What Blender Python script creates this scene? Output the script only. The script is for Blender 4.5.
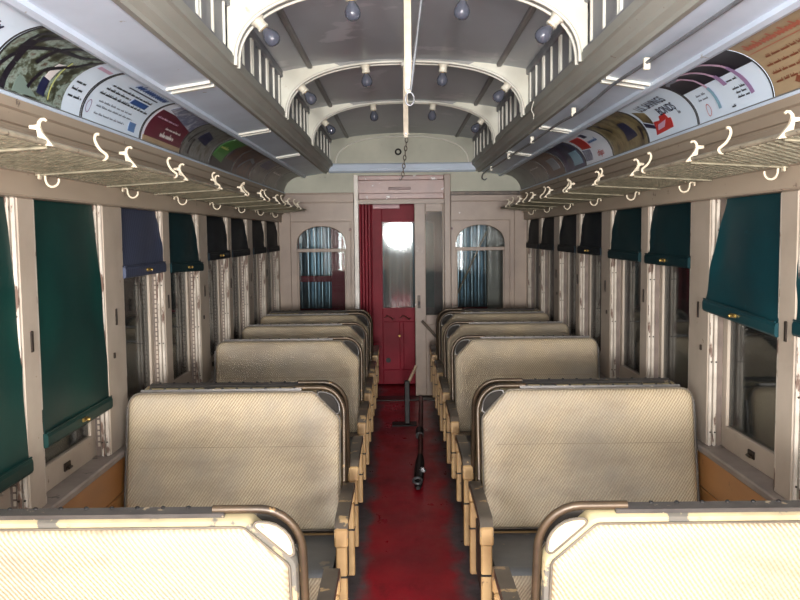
import bpy, bmesh, math, random
from mathutils import Vector, Matrix
random.seed(7)
for o in list(bpy.data.objects): bpy.data.objects.remove(o)
S = bpy.context.scene
COL = S.collection
PI = math.pi

# ------------------------------------------------------------------ camera
CAM = Vector((-0.045, 0.0, 1.70)); F_PX = 833.0
yaw, pitch, roll = 0.0010, math.atan(66/F_PX), 0.0105
fwd = Vector((math.sin(yaw)*math.cos(pitch), math.cos(yaw)*math.cos(pitch), -math.sin(pitch)))
rt0 = fwd.cross(Vector((0, 0, 1))).normalized(); up0 = rt0.cross(fwd)
rt = rt0*math.cos(roll) - up0*math.sin(roll); up = rt.cross(fwd)
cd = bpy.data.cameras.new('camera'); cd.sensor_width = 36; cd.lens = 36*F_PX/800; cd.clip_start = 0.02
cam = bpy.data.objects.new('camera', cd); COL.objects.link(cam)
M3 = Matrix((rt, up, -fwd)).transposed(); cam.matrix_world = Matrix.Translation(CAM) @ M3.to_4x4()
S.camera = cam
# ------------------------------------------------------------------ world and light
w = bpy.data.worlds.new('world'); S.world = w; w.use_nodes = True
w.node_tree.nodes['Background'].inputs[0].default_value = (0.80, 0.88, 1.0, 1)
w.node_tree.nodes['Background'].inputs[1].default_value = 0.04
fl = bpy.data.lights.new('camera_flash', 'SPOT'); fl.energy = 105; fl.spot_size = math.radians(150); fl.spot_blend = 0.4
fl.shadow_soft_size = 0.035; fl.color = (1.0, 0.97, 0.93)
flo = bpy.data.objects.new('camera_flash', fl); COL.objects.link(flo)
flo.matrix_world = Matrix.Translation(CAM + up*0.07 + rt*0.02 + fwd*0.02) @ M3.to_4x4()
dl = bpy.data.lights.new('rear_fill_disk', 'AREA'); dl.shape = 'DISK'; dl.size = 0.8; dl.energy = 600  # disk added behind the camera as fill; its reflection stands in for flash glare
dl.color = (1.0, 0.97, 0.94)
dlo = bpy.data.objects.new('rear_fill_disk', dl); COL.objects.link(dlo)
dlo.location = (0, -4.9, 1.72)
dlo.rotation_euler = (math.radians(90), 0, 0)
for k_, sx_ in enumerate((-1, 1)):          # unseen fill panels added in the side openings behind the camera
    for j_ in range(3):
        al = bpy.data.lights.new('side_fill', 'AREA'); al.shape = 'RECTANGLE'; al.size = 0.9; al.size_y = 1.35; al.energy = (230, 190, 130)[j_]; al.color = (0.96, 0.98, 1.0)
        ao = bpy.data.objects.new('side_fill', al); COL.objects.link(ao)
        ao.location = (sx_*1.32, (-4.0, -2.36, -0.72)[j_], 1.33); ao.rotation_euler = (0, sx_*PI/2, 0)
S.view_settings.view_transform = 'Standard'; S.view_settings.look = 'None'
S.view_settings.exposure = 0.10; S.view_settings.gamma = 1.0; S.view_settings.use_curve_mapping = False

# ------------------------------------------------------------------ materials
def srgb(r, g, b):
    f = lambda c: (c/255/12.92) if c/255 <= 0.04045 else ((c/255+0.055)/1.055)**2.4
    return (f(r), f(g), f(b), 1)
MATS = {}
def nt(name):
    m = bpy.data.materials.new(name); m.use_nodes = True
    t = m.node_tree; b = t.nodes['Principled BSDF']; MATS[name] = m
    return m, t, b
def noise(t, scale, detail=4, rough=0.55, stretch=None, coord='Object'):
    tc = t.nodes.new('ShaderNodeTexCoord'); n = t.nodes.new('ShaderNodeTexNoise')
    n.inputs['Scale'].default_value = scale; n.inputs['Detail'].default_value = detail; n.inputs['Roughness'].default_value = rough
    if stretch:
        mp = t.nodes.new('ShaderNodeMapping'); mp.inputs['Scale'].default_value = stretch
        t.links.new(tc.outputs[coord], mp.inputs[0]); t.links.new(mp.outputs[0], n.inputs['Vector'])
    else: t.links.new(tc.outputs[coord], n.inputs['Vector'])
    return n
def ramp(t, src, stops):
    r = t.nodes.new('ShaderNodeValToRGB'); e = r.color_ramp.elements
    while len(e) < len(stops): e.new(0.5)
    for i, (p, c) in enumerate(stops): e[i].position = p; e[i].color = c
    t.links.new(src, r.inputs[0]); return r
def mix(t, fac, a, b):
    m = t.nodes.new('ShaderNodeMix'); m.data_type = 'RGBA'
    for v, i in ((fac, 0), (a, 6), (b, 7)):
        if hasattr(v, 'is_linked') or hasattr(v, 'links'): t.links.new(v, m.inputs[i])
        else: m.inputs[i].default_value = v
    return m.outputs[2]
def paint(name, c1, c2=None, scale=3, rough=0.5, chip=None, chip_at=0.66, chip_scale=22, bump=0.0, stretch=None, metal=0, spec=0.5, chip_stretch=None):
    m, t, b = nt(name); c1 = srgb(*c1); c2 = srgb(*c2) if c2 else tuple(0.82*v for v in c1[:3])+(1,)
    n = noise(t, scale, stretch=stretch); r = ramp(t, n.outputs[0], [(0.35, c1), (0.68, c2)]); out = r.outputs[0]
    if chip:
        n2 = noise(t, chip_scale, 5, 0.6, chip_stretch); f = ramp(t, n2.outputs[0], [(chip_at, (0, 0, 0, 1)), (chip_at+0.03, (1, 1, 1, 1))])
        out = mix(t, f.outputs[0], out, srgb(*chip))
    t.links.new(out, b.inputs['Base Color']); b.inputs['Roughness'].default_value = rough
    b.inputs['Metallic'].default_value = metal; b.inputs['Specular IOR Level'].default_value = spec
    if bump:
        n3 = noise(t, 40, 4, 0.6, stretch); bp = t.nodes.new('ShaderNodeBump'); bp.inputs['Strength'].default_value = bump; bp.inputs['Distance'].default_value = 0.004
        t.links.new(n3.outputs[0], bp.inputs['Height']); t.links.new(bp.outputs[0], b.inputs['Normal'])
    return m
def weave(name, c1, c2, stain, freq, flip=1, coat=0.0):
    # woven rattan: diagonal ribs crossed by finer strands, with grime
    m, t, b = nt(name)
    tc = t.nodes.new('ShaderNodeTexCoord')
    def wave(rot, sc, dist=1.2):
        mp = t.nodes.new('ShaderNodeMapping'); mp.inputs['Rotation'].default_value = rot
        wv = t.nodes.new('ShaderNodeTexWave'); wv.inputs['Scale'].default_value = sc; wv.inputs['Distortion'].default_value = dist
        wv.inputs['Detail'].default_value = 1.0; wv.inputs['Detail Scale'].default_value = 1.5
        t.links.new(tc.outputs['UV'], mp.inputs[0]); t.links.new(mp.outputs[0], wv.inputs['Vector']); return wv
    w1 = wave((0, 0, flip*math.radians(35)), freq); w2 = wave((0, 0, -flip*math.radians(50)), freq*0.8)
    mul = t.nodes.new('ShaderNodeMath'); mul.operation = 'MULTIPLY_ADD'; mul.inputs[1].default_value = 0.80
    t.links.new(w1.outputs['Fac'], mul.inputs[0])
    m2 = t.nodes.new('ShaderNodeMath'); m2.operation = 'MULTIPLY'; m2.inputs[1].default_value = 0.20
    t.links.new(w2.outputs['Fac'], m2.inputs[0]); t.links.new(m2.outputs[0], mul.inputs[2])
    r = ramp(t, mul.outputs[0], [(0.15, srgb(*c2)), (0.75, srgb(*c1))])
    oi = t.nodes.new('ShaderNodeObjectInfo'); sc_ = t.nodes.new('ShaderNodeMath'); sc_.operation = 'MULTIPLY'; sc_.inputs[1].default_value = 37.0; t.links.new(oi.outputs['Random'], sc_.inputs[0])
    def shifted(n):
        v = t.nodes.new('ShaderNodeVectorMath'); v.operation = 'ADD'; lk = n.inputs['Vector'].links[0]; src = lk.from_socket; t.links.remove(lk)
        t.links.new(src, v.inputs[0]); t.links.new(sc_.outputs[0], v.inputs[1]); t.links.new(v.outputs[0], n.inputs['Vector']); return n
    n1 = shifted(noise(t, 3.2, 5, 0.6)); f1 = ramp(t, n1.outputs[0], [(0.40, (0, 0, 0, 1)), (0.72, (0.9, 0.9, 0.9, 1))])
    out = mix(t, f1.outputs[0], r.outputs[0], srgb(*stain))
    n2 = shifted(noise(t, 5, 5, 0.65, (0.5, 1, 1.6))); f2 = ramp(t, n2.outputs[0], [(0.48, (0, 0, 0, 1)), (0.80, (0.6, 0.6, 0.6, 1))])
    out = mix(t, f2.outputs[0], out, srgb(112, 96, 78))
    t.links.new(out, b.inputs['Base Color']); b.inputs['Roughness'].default_value = 0.55
    bp = t.nodes.new('ShaderNodeBump'); bp.inputs['Strength'].default_value = 0.55; bp.inputs['Distance'].default_value = 0.004
    t.links.new(mul.outputs[0], bp.inputs['Height']); t.links.new(bp.outputs[0], b.inputs['Normal'])
    return m
def glass(name, tint=(0.85, 0.9, 0.9), dust=0.04, refl=1.0, rough=0.03):
    m = bpy.data.materials.new(name); m.use_nodes = True; t = m.node_tree; MATS[name] = m
    t.nodes.remove(t.nodes['Principled BSDF']); out = t.nodes['Material Output']
    tr = t.nodes.new('ShaderNodeBsdfTransparent'); tr.inputs[0].default_value = (*tint, 1)
    gl = t.nodes.new('ShaderNodeBsdfGlossy'); gl.inputs['Roughness'].default_value = rough
    df = t.nodes.new('ShaderNodeBsdfDiffuse'); df.inputs[0].default_value = (0.5, 0.52, 0.5, 1)
    fr = t.nodes.new('ShaderNodeFresnel'); fr.inputs[0].default_value = 1.55
    mm = t.nodes.new('ShaderNodeMath'); mm.operation = 'MULTIPLY'; mm.inputs[1].default_value = refl; t.links.new(fr.outputs[0], mm.inputs[0])
    a = t.nodes.new('ShaderNodeMixShader'); a.inputs[0].default_value = dust
    t.links.new(tr.outputs[0], a.inputs[1]); t.links.new(df.outputs[0], a.inputs[2])
    c = t.nodes.new('ShaderNodeMixShader'); t.links.new(mm.outputs[0], c.inputs[0]); t.links.new(a.outputs[0], c.inputs[1]); t.links.new(gl.outputs[0], c.inputs[2])
    t.links.new(c.outputs[0], out.inputs[0]); return m
def flat(name, c, rough=0.6, metal=0): 
    m, t, b = nt(name); b.inputs['Base Color'].default_value = srgb(*c); b.inputs['Roughness'].default_value = rough; b.inputs['Metallic'].default_value = metal; return m
def photo(name, stops, scale, stretch=None, rough=0.35):
    m, t, b = nt(name); n = noise(t, scale, 6, 0.62, stretch)
    r = ramp(t, n.outputs[0], [(p, srgb(*c)) for p, c in stops]); t.links.new(r.outputs[0], b.inputs['Base Color']); b.inputs['Roughness'].default_value = rough; return m

paint('post', (176, 162, 146), (160, 146, 130), 4, 0.45, (110, 90, 72), 0.70, 30, 0.15)
paint('jamb', (200, 190, 176), (166, 154, 140), 8, 0.5, (104, 82, 70), 0.56, 26, 0.35, None, 0, 0.5, (1, 1, 0.3))
paint('jamb_dark', (120, 104, 92), (84, 72, 66), 8, 0.6)
paint('board', (178, 162, 142), (150, 134, 116), 2.5, 0.5, (112, 96, 84), 0.66, 14, 0.15, (1, 0.12, 1))
paint('bulkhead', (152, 132, 114), (130, 111, 97), 3, 0.4, (205, 196, 188), 0.68, 8, 0.1)
paint('bulkhead_pale', (178, 178, 160), (160, 160, 144), 3, 0.5, (140, 140, 128), 0.66, 6)
paint('bulkhead_pink', (140, 98, 86), (116, 80, 71), 4, 0.35, (206, 198, 196), 0.62, 7)
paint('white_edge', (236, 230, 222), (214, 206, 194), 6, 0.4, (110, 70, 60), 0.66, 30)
paint('ceiling', (174, 180, 188), (156, 162, 170), 1.6, 0.34, (188, 190, 198), 0.60, 2.2, 0.05, (1, 0.6, 1))
paint('deck', (214, 228, 244), (198, 210, 226), 2, 0.4, (150, 140, 130), 0.70, 14)
paint('beam', (164, 164, 155), (144, 144, 135), 3, 0.5, (104, 78, 62), 0.70, 16, 0.15, (1, 0.3, 1))
paint('arch', (216, 215, 204), (194, 191, 178), 4, 0.4, (120, 100, 84), 0.72, 26)
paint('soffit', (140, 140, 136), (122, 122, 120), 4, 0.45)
paint('spandrel', (214, 214, 200), (196, 194, 178), 4, 0.5, (186, 176, 156), 0.68, 9)
paint('batten', (128, 126, 124), (112, 110, 110), 4, 0.45)
paint('sash_grey', (140, 142, 146), (116, 118, 124), 6, 0.5)
paint('wood', (186, 132, 78), (150, 100, 56), 3, 0.35, (110, 70, 40), 0.68, 12, 0.1, (1, 0.15, 1))
paint('sill', (150, 138, 128), (124, 114, 108), 6, 0.5, (84, 76, 72), 0.64, 20)
paint('hook', (206, 194, 170), (184, 170, 146), 20, 0.4, (120, 96, 70), 0.70, 60)
paint('rail_metal', (160, 150, 130), (128, 120, 104), 10, 0.5, (100, 90, 76), 0.62, 30)
paint('wire', (140, 132, 110), (104, 98, 80), 20, 0.6)
paint('iron', (40, 38, 37), (26, 25, 25), 14, 0.5, (96, 88, 78), 0.72, 30, 0, None, 0.1, 0.3)
paint('bronze', (84, 68, 50), (50, 43, 36), 8, 0.38, (140, 112, 76), 0.62, 16, 0, None, 0.4)
paint('strip', (84, 80, 76), (64, 60, 58), 12, 0.4, (146, 132, 110), 0.62, 30, 0, None, 0.3)
paint('band', (184, 168, 128), (146, 132, 104), 5, 0.65, (96, 92, 84), 0.55, 10)
paint('plate', (222, 206, 164), (196, 180, 140), 6, 0.45, (120, 112, 98), 0.64, 14)
paint('arm_top', (98, 88, 76), (70, 65, 60), 7, 0.35, (176, 148, 108), 0.60, 12)
paint('arm_wood', (184, 152, 106), (148, 116, 76), 6, 0.4, (112, 90, 66), 0.66, 20)
paint('piping', (108, 98, 84), (82, 76, 68), 8, 0.6)
paint('cushion_tan', (146, 130, 104), (120, 106, 84), 8, 0.6)
paint('corner_gap_shadow', (50, 46, 42), (34, 32, 30), 8, 0.7, None, 0, 0, 0, None, 0, 0.1)
paint('cushion_grey', (110, 110, 108), (84, 86, 88), 4, 0.45, (130, 120, 104), 0.64, 8, 0.1)
paint('seat_base', (70, 60, 52), (48, 42, 38), 5, 0.6)
paint('red', (138, 22, 42), (116, 14, 32), 3, 0.45, (84, 26, 32), 0.70, 14, 0, None, 0, 0.15)
paint('red_pink', (170, 92, 100), (140, 60, 72), 4, 0.35)
paint('latch', (60, 50, 42), (40, 34, 30), 20, 0.4, None, 0, 0, 0, None, 0.5)
paint('brass', (176, 148, 84), (140, 112, 60), 20, 0.3, None, 0, 0, 0, None, 0.8)
paint('chain', (70, 60, 50), (46, 42, 38), 20, 0.4, (150, 136, 116), 0.62, 40, 0, None, 0.5)
paint('cable', (116, 120, 126), (92, 94, 98), 10, 0.4)
paint('barn', (70, 66, 60), (44, 42, 40), 1.0, 0.9)
paint('corrugated', (150, 166, 176), (110, 124, 134), 1.4, 0.28, None, 0, 0, 0, None, 0.75)
paint('threshold', (58, 56, 52), (36, 36, 36), 8, 0.4, (140, 140, 134), 0.66, 10, 0, None, 0.3)
paint('rod_red', (104, 52, 48), (74, 38, 36), 10, 0.4)
paint('steel', (150, 152, 156), (110, 112, 116), 20, 0.3, None, 0, 0, 0, None, 0.8)
paint('stick', (156, 134, 108), (128, 106, 84), 10, 0.5)
paint('stick_dark', (96, 82, 66), (74, 64, 54), 10, 0.5)
paint('porcelain', (226, 222, 206), (204, 198, 180), 20, 0.35)
paint('shade_green', (8, 52, 46), (5, 40, 38), 2.5, 0.45, (24, 84, 76), 0.72, 5, 0, None, 0, 0.25)
paint('shade_teal', (12, 58, 64), (8, 44, 50), 2.5, 0.42, (22, 74, 80), 0.70, 5, 0, None, 0, 0.25)
paint('shade_deep', (9, 42, 46), (6, 34, 38), 2.5, 0.6, (16, 56, 60), 0.70, 5, 0, None, 0, 0.12)
paint('shade_dark', (10, 24, 32), (6, 18, 26), 2.5, 0.6, None, 0, 0, 0, None, 0, 0.12)
def pleated():
    m, t, b = nt('shade_blue'); tc = t.nodes.new('ShaderNodeTexCoord'); wv = t.nodes.new('ShaderNodeTexWave'); wv.bands_direction = 'Y'
    wv.inputs['Scale'].default_value = 12; wv.inputs['Distortion'].default_value = 0.6; t.links.new(tc.outputs['Object'], wv.inputs[0])
    r = ramp(t, wv.outputs['Fac'], [(0.2, srgb(38, 44, 64)), (0.8, srgb(56, 64, 86))]); t.links.new(r.outputs[0], b.inputs['Base Color']); b.inputs['Roughness'].default_value = 0.6
pleated()
weave('rattan', (190, 173, 144), (150, 131, 102), (146, 136, 120), 31)
weave('rattan_far', (192, 168, 126), (140, 120, 90), (146, 128, 104), 26)
glass('pane', (0.55, 0.58, 0.58), 0.03, 0.8); glass('pane_clear', (0.8, 0.85, 0.86), 0.015, 0.8); glass('door_glass', (0.55, 0.62, 0.62), 0.10, 0.6, 0.05)
def bulbmat():
    m, t, b = nt('bulb'); b.inputs['Base Color'].default_value = srgb(104, 108, 122); b.inputs['Roughness'].default_value = 0.12
    b.inputs['Transmission Weight'].default_value = 0.45; b.inputs['IOR'].default_value = 1.3; b.inputs['Coat Weight'].default_value = 0.6
bulbmat()
def floormat():
    m, t, b = nt('floor'); tc = t.nodes.new('ShaderNodeTexCoord'); sx = t.nodes.new('ShaderNodeSeparateXYZ'); t.links.new(tc.outputs['Object'], sx.inputs[0])
    ab = t.nodes.new('ShaderNodeMath'); ab.operation = 'ABSOLUTE'; t.links.new(sx.outputs[0], ab.inputs[0])
    n = noise(t, 5, 5, 0.65, (1, 0.5, 1)); ad = t.nodes.new('ShaderNodeMath'); ad.operation = 'MULTIPLY_ADD'; ad.inputs[1].default_value = 0.32
    t.links.new(n.outputs[0], ad.inputs[0]); t.links.new(ab.outputs[0], ad.inputs[2])
    f = ramp(t, ad.outputs[0], [(0.36, (0, 0, 0, 1)), (0.44, (1, 1, 1, 1))])
    n2 = noise(t, 2.2, 5, 0.6); red = ramp(t, n2.outputs[0], [(0.35, srgb(178, 24, 42)), (0.7, srgb(126, 24, 36))])
    n3 = noise(t, 11, 5, 0.6); grey = ramp(t, n3.outputs[0], [(0.35, srgb(112, 104, 106)), (0.7, srgb(80, 72, 74))])
    out = mix(t, f.outputs[0], red.outputs[0], grey.outputs[0])
    n4 = noise(t, 4, 6, 0.7, (1.2, 0.6, 1)); f4 = ramp(t, n4.outputs[0], [(0.56, (0, 0, 0, 1)), (0.72, (0.55, 0.55, 0.55, 1))])
    out = mix(t, f4.outputs[0], out, srgb(64, 48, 48))
    t.links.new(out, b.inputs['Base Color']); rr = ramp(t, n4.outputs[0], [(0.3, (0.22,)*3+(1,)), (0.7, (0.5,)*3+(1,))]); t.links.new(rr.outputs[0], b.inputs['Roughness'])
floormat()
# printed card colours
for k, c in dict(card_white=(216, 230, 244), card_white2=(226, 232, 242), card_tan=(162, 140, 110), ink_rust=(168, 92, 70), pond=(118, 136, 128), card_maroon=(96, 26, 48), card_dark=(26, 22, 34), card_green=(60, 128, 50),
                 ink_black=(34, 36, 46), ink_navy=(26, 32, 66), ink_blue=(38, 78, 140), ink_red=(186, 42, 40), ink_brown=(120, 66, 44), ink_white=(214, 208, 206), ink_grey=(120, 128, 142),
                 ink_yellow=(200, 206, 120), ink_purple=(60, 26, 80), ink_pink=(196, 160, 184), ink_mauve=(150, 120, 160), ink_teal=(130, 170, 190), card_edge=(28, 26, 28), ink_blue2=(84, 122, 172)).items():
    flat(k, c, 0.35)
photo('print_forest', [(0.34, (34, 34, 26)), (0.46, (70, 74, 58)), (0.55, (140, 156, 146)), (0.66, (78, 58, 44))], 14, (1, 1, 2.0))
photo('print_street', [(0.32, (60, 60, 54)), (0.5, (120, 122, 120)), (0.64, (84, 78, 66)), (0.75, (40, 40, 44))], 12)
photo('print_map', [(0.32, (58, 50, 40)), (0.46, (112, 98, 66)), (0.58, (140, 128, 92)), (0.70, (64, 66, 80))], 11)
photo('print_rust', [(0.34, (34, 32, 44)), (0.5, (88, 52, 36)), (0.64, (52, 46, 62)), (0.74, (90, 92, 120))], 7)
photo('print_blue', [(0.34, (16, 18, 40)), (0.5, (30, 44, 84)), (0.6, (60, 48, 92)), (0.72, (90, 120, 140))], 9)
photo('print_grey', [(0.34, (70, 66, 64)), (0.52, (110, 104, 100)), (0.68, (60, 54, 58))], 8)
photo('print_car', [(0.34, (150, 160, 178)), (0.5, (96, 100, 128)), (0.64, (190, 196, 206))], 9)

# ------------------------------------------------------------------ mesh helpers
class MB:
    def __init__(s): s.v = []; s.f = []; s.uv = None
    def add(s, vs, fs):
        o = len(s.v); s.v += [tuple(p) for p in vs]; s.f += [tuple(i+o for i in f) for f in fs]; return s
    def box(s, x0, x1, y0, y1, z0, z1, c=0.0):
        x0, x1 = min(x0, x1), max(x0, x1); y0, y1 = min(y0, y1), max(y0, y1); z0, z1 = min(z0, z1), max(z0, z1)
        if c <= 0:
            return s.add([(x, y, z) for z in (z0, z1) for y in (y0, y1) for x in (x0, x1)],
                         [(0, 2, 3, 1), (4, 5, 7, 6), (0, 1, 5, 4), (2, 6, 7, 3), (0, 4, 6, 2), (1, 3, 7, 5)])
        c = min(c, (x1-x0)*.45, (y1-y0)*.45, (z1-z0)*.45)
        bm = bmesh.new(); bmesh.ops.create_cube(bm, size=1)
        for v in bm.verts: v.co = Vector(((x0+x1)/2+v.co.x*(x1-x0), (y0+y1)/2+v.co.y*(y1-y0), (z0+z1)/2+v.co.z*(z1-z0)))
        bmesh.ops.bevel(bm, geom=list(bm.edges), offset=c, segments=1, affect='EDGES')
        bm.verts.index_update(); s.add([v.co for v in bm.verts], [[v.index for v in f.verts] for f in bm.faces]); bm.free(); return s
    def prism(s, poly, axis, a, b):
        # poly in the plane across axis; 'y': (x,z), 'x': (y,z), 'z': (x,y)
        P = {'y': lambda p, t: (p[0], t, p[1]), 'x': lambda p, t: (t, p[0], p[1]), 'z': lambda p, t: (p[0], p[1], t)}[axis]
        n = len(poly); vs = [P(p, a) for p in poly]+[P(p, b) for p in poly]
        return s.add(vs, [tuple(range(n))[::-1], tuple(range(n, 2*n))]+[(i, (i+1) % n, n+(i+1) % n, n+i) for i in range(n)])
    def tube(s, pts, r, n=8, cap=True, closed=False):
        pts = [Vector(p) for p in pts]; m = len(pts); vs = []; fs = []
        rr = r if isinstance(r, (list, tuple)) else [r]*m
        prev = None
        for i, p in enumerate(pts):
            if closed: d = pts[(i+1) % m]-pts[i-1]
            else: d = pts[min(i+1, m-1)]-pts[max(i-1, 0)]
            d.normalize()
            if prev is None: a = d.orthogonal().normalized()
            else:
                a = prev-d*prev.dot(d); a = a.normalized() if a.length > 1e-6 else d.orthogonal().normalized()
            prev = a; b = d.cross(a)
            vs += [p+(a*math.cos(2*PI*k/n)+b*math.sin(2*PI*k/n))*rr[i] for k in range(n)]
        for i in range(m if closed else m-1):
            j = (i+1) % m
            for k in range(n): fs.append((i*n+k, i*n+(k+1) % n, j*n+(k+1) % n, j*n+k))
        if cap and not closed: fs += [tuple(range(n))[::-1], tuple(range((m-1)*n, m*n))]
        return s.add(vs, fs)
    def lathe(s, prof, n=14, M=None):
        vs = []; fs = []; m = len(prof)
        for r, z in prof: vs += [Vector((max(r, 1e-4)*math.cos(2*PI*k/n), max(r, 1e-4)*math.sin(2*PI*k/n), z)) for k in range(n)]
        for i in range(m-1):
            for k in range(n): fs.append((i*n+k, i*n+(k+1) % n, (i+1)*n+(k+1) % n, (i+1)*n+k))
        fs += [tuple(range(n))[::-1], tuple(range((m-1)*n, m*n))]
        if M: vs = [M @ v for v in vs]
        return s.add(vs, fs)
    def sheet(s, fn, nu, nv):
        vs = [fn(i/nu, j/nv) for j in range(nv+1) for i in range(nu+1)]
        return s.add(vs, [(j*(nu+1)+i, j*(nu+1)+i+1, (j+1)*(nu+1)+i+1, (j+1)*(nu+1)+i) for j in range(nv) for i in range(nu)])
    def strip(s, prof, y0, y1, th=(0, 0.012)):
        # open profile (x,z) swept in y with thickness offset th
        n = len(prof); q = [(x+th[0], z+th[1]) for x, z in prof][::-1]
        return s.prism(list(prof)+q, 'y', y0, y1)
    def mesh(s, name, smooth=0):
        me = bpy.data.meshes.new(name); me.from_pydata(s.v, [], s.f)
        bm = bmesh.new(); bm.from_mesh(me); bmesh.ops.recalc_face_normals(bm, faces=bm.faces); bm.to_mesh(me); bm.free()
        if smooth: me.shade_smooth() if smooth >= 180 else None
        if smooth and smooth < 180:
            me.shade_smooth(); me.set_sharp_from_angle(angle=math.radians(smooth))
        me.update(); return me
def link(name, me, mat, parent=None):
    if mat and not me.materials: me.materials.append(MATS[mat])
    o = bpy.data.objects.new(name, me); COL.objects.link(o)
    if parent:
        o.parent = parent
        if parent.get('_world'): o.matrix_parent_inverse = Matrix.Translation(-parent.location)
    return o
def obj(name, mb, mat, parent=None, smooth=0): return link(name, mb.mesh(name, smooth), mat, parent)
def tag(o, label=None, cat=None, group=None, kind=None):
    if label: o['label'] = label
    if cat: o['category'] = cat
    if group: o['group'] = group
    if kind: o['kind'] = kind
    return o
def empty(name, loc=(0, 0, 0), world=True):
    o = bpy.data.objects.new(name, None); COL.objects.link(o); o.location = loc; o.empty_display_size = 0.05
    if world: o['_world'] = 1
    return o
def copy_tree(o, parent=None):
    c = o.copy(); COL.objects.link(c)
    if parent: c.parent = parent
    for ch in list(o.children): copy_tree(ch, c)
    return c
def struct(name, mb, mat, smooth=0): return tag(obj(name, mb, mat, None, smooth), kind='structure')
ORD = ['first', 'second', 'third', 'fourth', 'fifth', 'sixth', 'seventh', 'eighth', 'ninth', 'tenth', 'eleventh', 'twelfth']
SIDES = (('left', -1), ('right', 1))

# ------------------------------------------------------------------ dimensions (metres; x across, y along the car, z up)
Y0, YB, YE = -5.0, 8.5, 9.25           # rear end, bulkhead, vestibule end wall
XW = 1.255                             # side wall face
Z_SILL, Z_HEAD = 0.79, 1.83
ARCH_Y = [0.47, 1.96, 3.45, 4.97, 6.45]
POSTS = [(1.14, 0), (1.96, 1), (2.78, 0), (3.60, 1), (4.41, 0), (5.23, 1), (6.05, 0), (6.87, 1), (7.68, 0)]
HW = {0: 0.06, 1: 0.115}

# ------------------------------------------------------------------ floor
struct('floor', MB().box(-1.4, 1.4, Y0, YE+0.1, -0.08, 0.0), 'floor')
tag(obj('threshold_plate', MB().box(-0.44, 0.46, 8.40, 8.62, 0.0, 0.012, 0.004), 'threshold', bpy.data.objects['floor']))

# ------------------------------------------------------------------ side walls
def window_unit(n, side, sx, ya, yb):
    """One opening: sash with stiles, rails, pane and lift latch."""
    root = tag(empty('window_%d' % n, (sx*1.33, (ya+yb)/2, Z_SILL)), kind='structure')
    f = lambda x0, x1, y0, y1, z0, z1, nm, mat='post': obj(nm, MB().box(sx*x0, sx*x1, y0, y1, z0, z1, 0.003), mat, root)
    f(1.318, 1.346, ya, ya+0.05, Z_SILL, Z_HEAD, 'stile'); f(1.318, 1.346, yb-0.05, yb, Z_SILL, Z_HEAD, 'stile')
    f(1.314, 1.348, ya+0.05, yb-0.05, Z_SILL, Z_SILL+0.095, 'bottom_rail'); f(1.318, 1.346, ya+0.05, yb-0.05, Z_HEAD-0.06, Z_HEAD, 'top_rail')
    f(1.346, 1.362, ya+0.05, yb-0.05, 1.33, 1.37, 'meeting_rail', 'jamb_dark')
    obj('pane', MB().box(sx*1.330, sx*1.334, ya+0.05, yb-0.05, Z_SILL+0.095, Z_HEAD-0.06), 'pane', root)
    yc = (ya+yb)/2
    l = obj('lift_latch', MB().box(sx*1.306, sx*1.314, yc-0.028, yc+0.028, Z_SILL+0.03, Z_SILL+0.062, 0.003), 'latch', root)
    obj('finger_pull', MB().box(sx*1.294, sx*1.306, yc-0.018, yc+0.018, Z_SILL+0.036, Z_SILL+0.046, 0.003), 'latch', l)
    return root
jamb_mesh = {}
def jamb_parts(wall, sx, y, d):
    """Vertical strips on the cheek of a post at y, standing proud in direction d (+1/-1 along y)."""
    key = (sx, d)
    if key not in jamb_mesh:
        H0, H1 = Z_SILL, Z_HEAD
        a = MB().box(sx*1.258, sx*1.272, 0, d*0.016, H0, H1, 0.004)
        b = MB().box(sx*1.276, sx*1.290, 0, d*0.020, H0, H1, 0.004)
        c = MB().box(sx*1.290, sx*1.316, 0, d*0.006, H0, H1)
        k = MB()
        z = H0+0.04
        while z < 1.5: k.box(sx*1.297, sx*1.306, d*0.006, d*0.010, z, z+0.016); z += 0.024
        sc = MB()
        for z in (H0+0.06, H0+0.36, H0+0.66): 
            for x in (1.265, 1.283): sc.lathe([(0.004, 0), (0.004, 0.003)], 6, Matrix.Translation((sx*x, d*(0.016 if x < 1.27 else 0.020), z)) @ Matrix.Rotation(-d*PI/2, 4, 'X'))
        jamb_mesh[key] = [('window_bead', a.mesh('window_bead'), 'jamb'), ('window_bead', b.mesh('window_bead'), 'jamb'), ('sash_channel', c.mesh('sash_channel'), 'jamb_dark'),
                          ('notched_strip', k.mesh('notched_strip'), 'post'), ('screw_heads', sc.mesh('screw_heads'), 'latch')]
    for nm, me, mt in jamb_mesh[key]:
        if nm == 'notched_strip' and (sx > 0 or d > 0): continue
        o = link(nm, me, mt, wall); o.location = (0, y, 0)
        if nm in ('notched_strip', 'screw_heads'): o['kind'] = 'stuff'
WALL = {}
wn = 0
POSTS_R = POSTS; ENDS = {}
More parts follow.
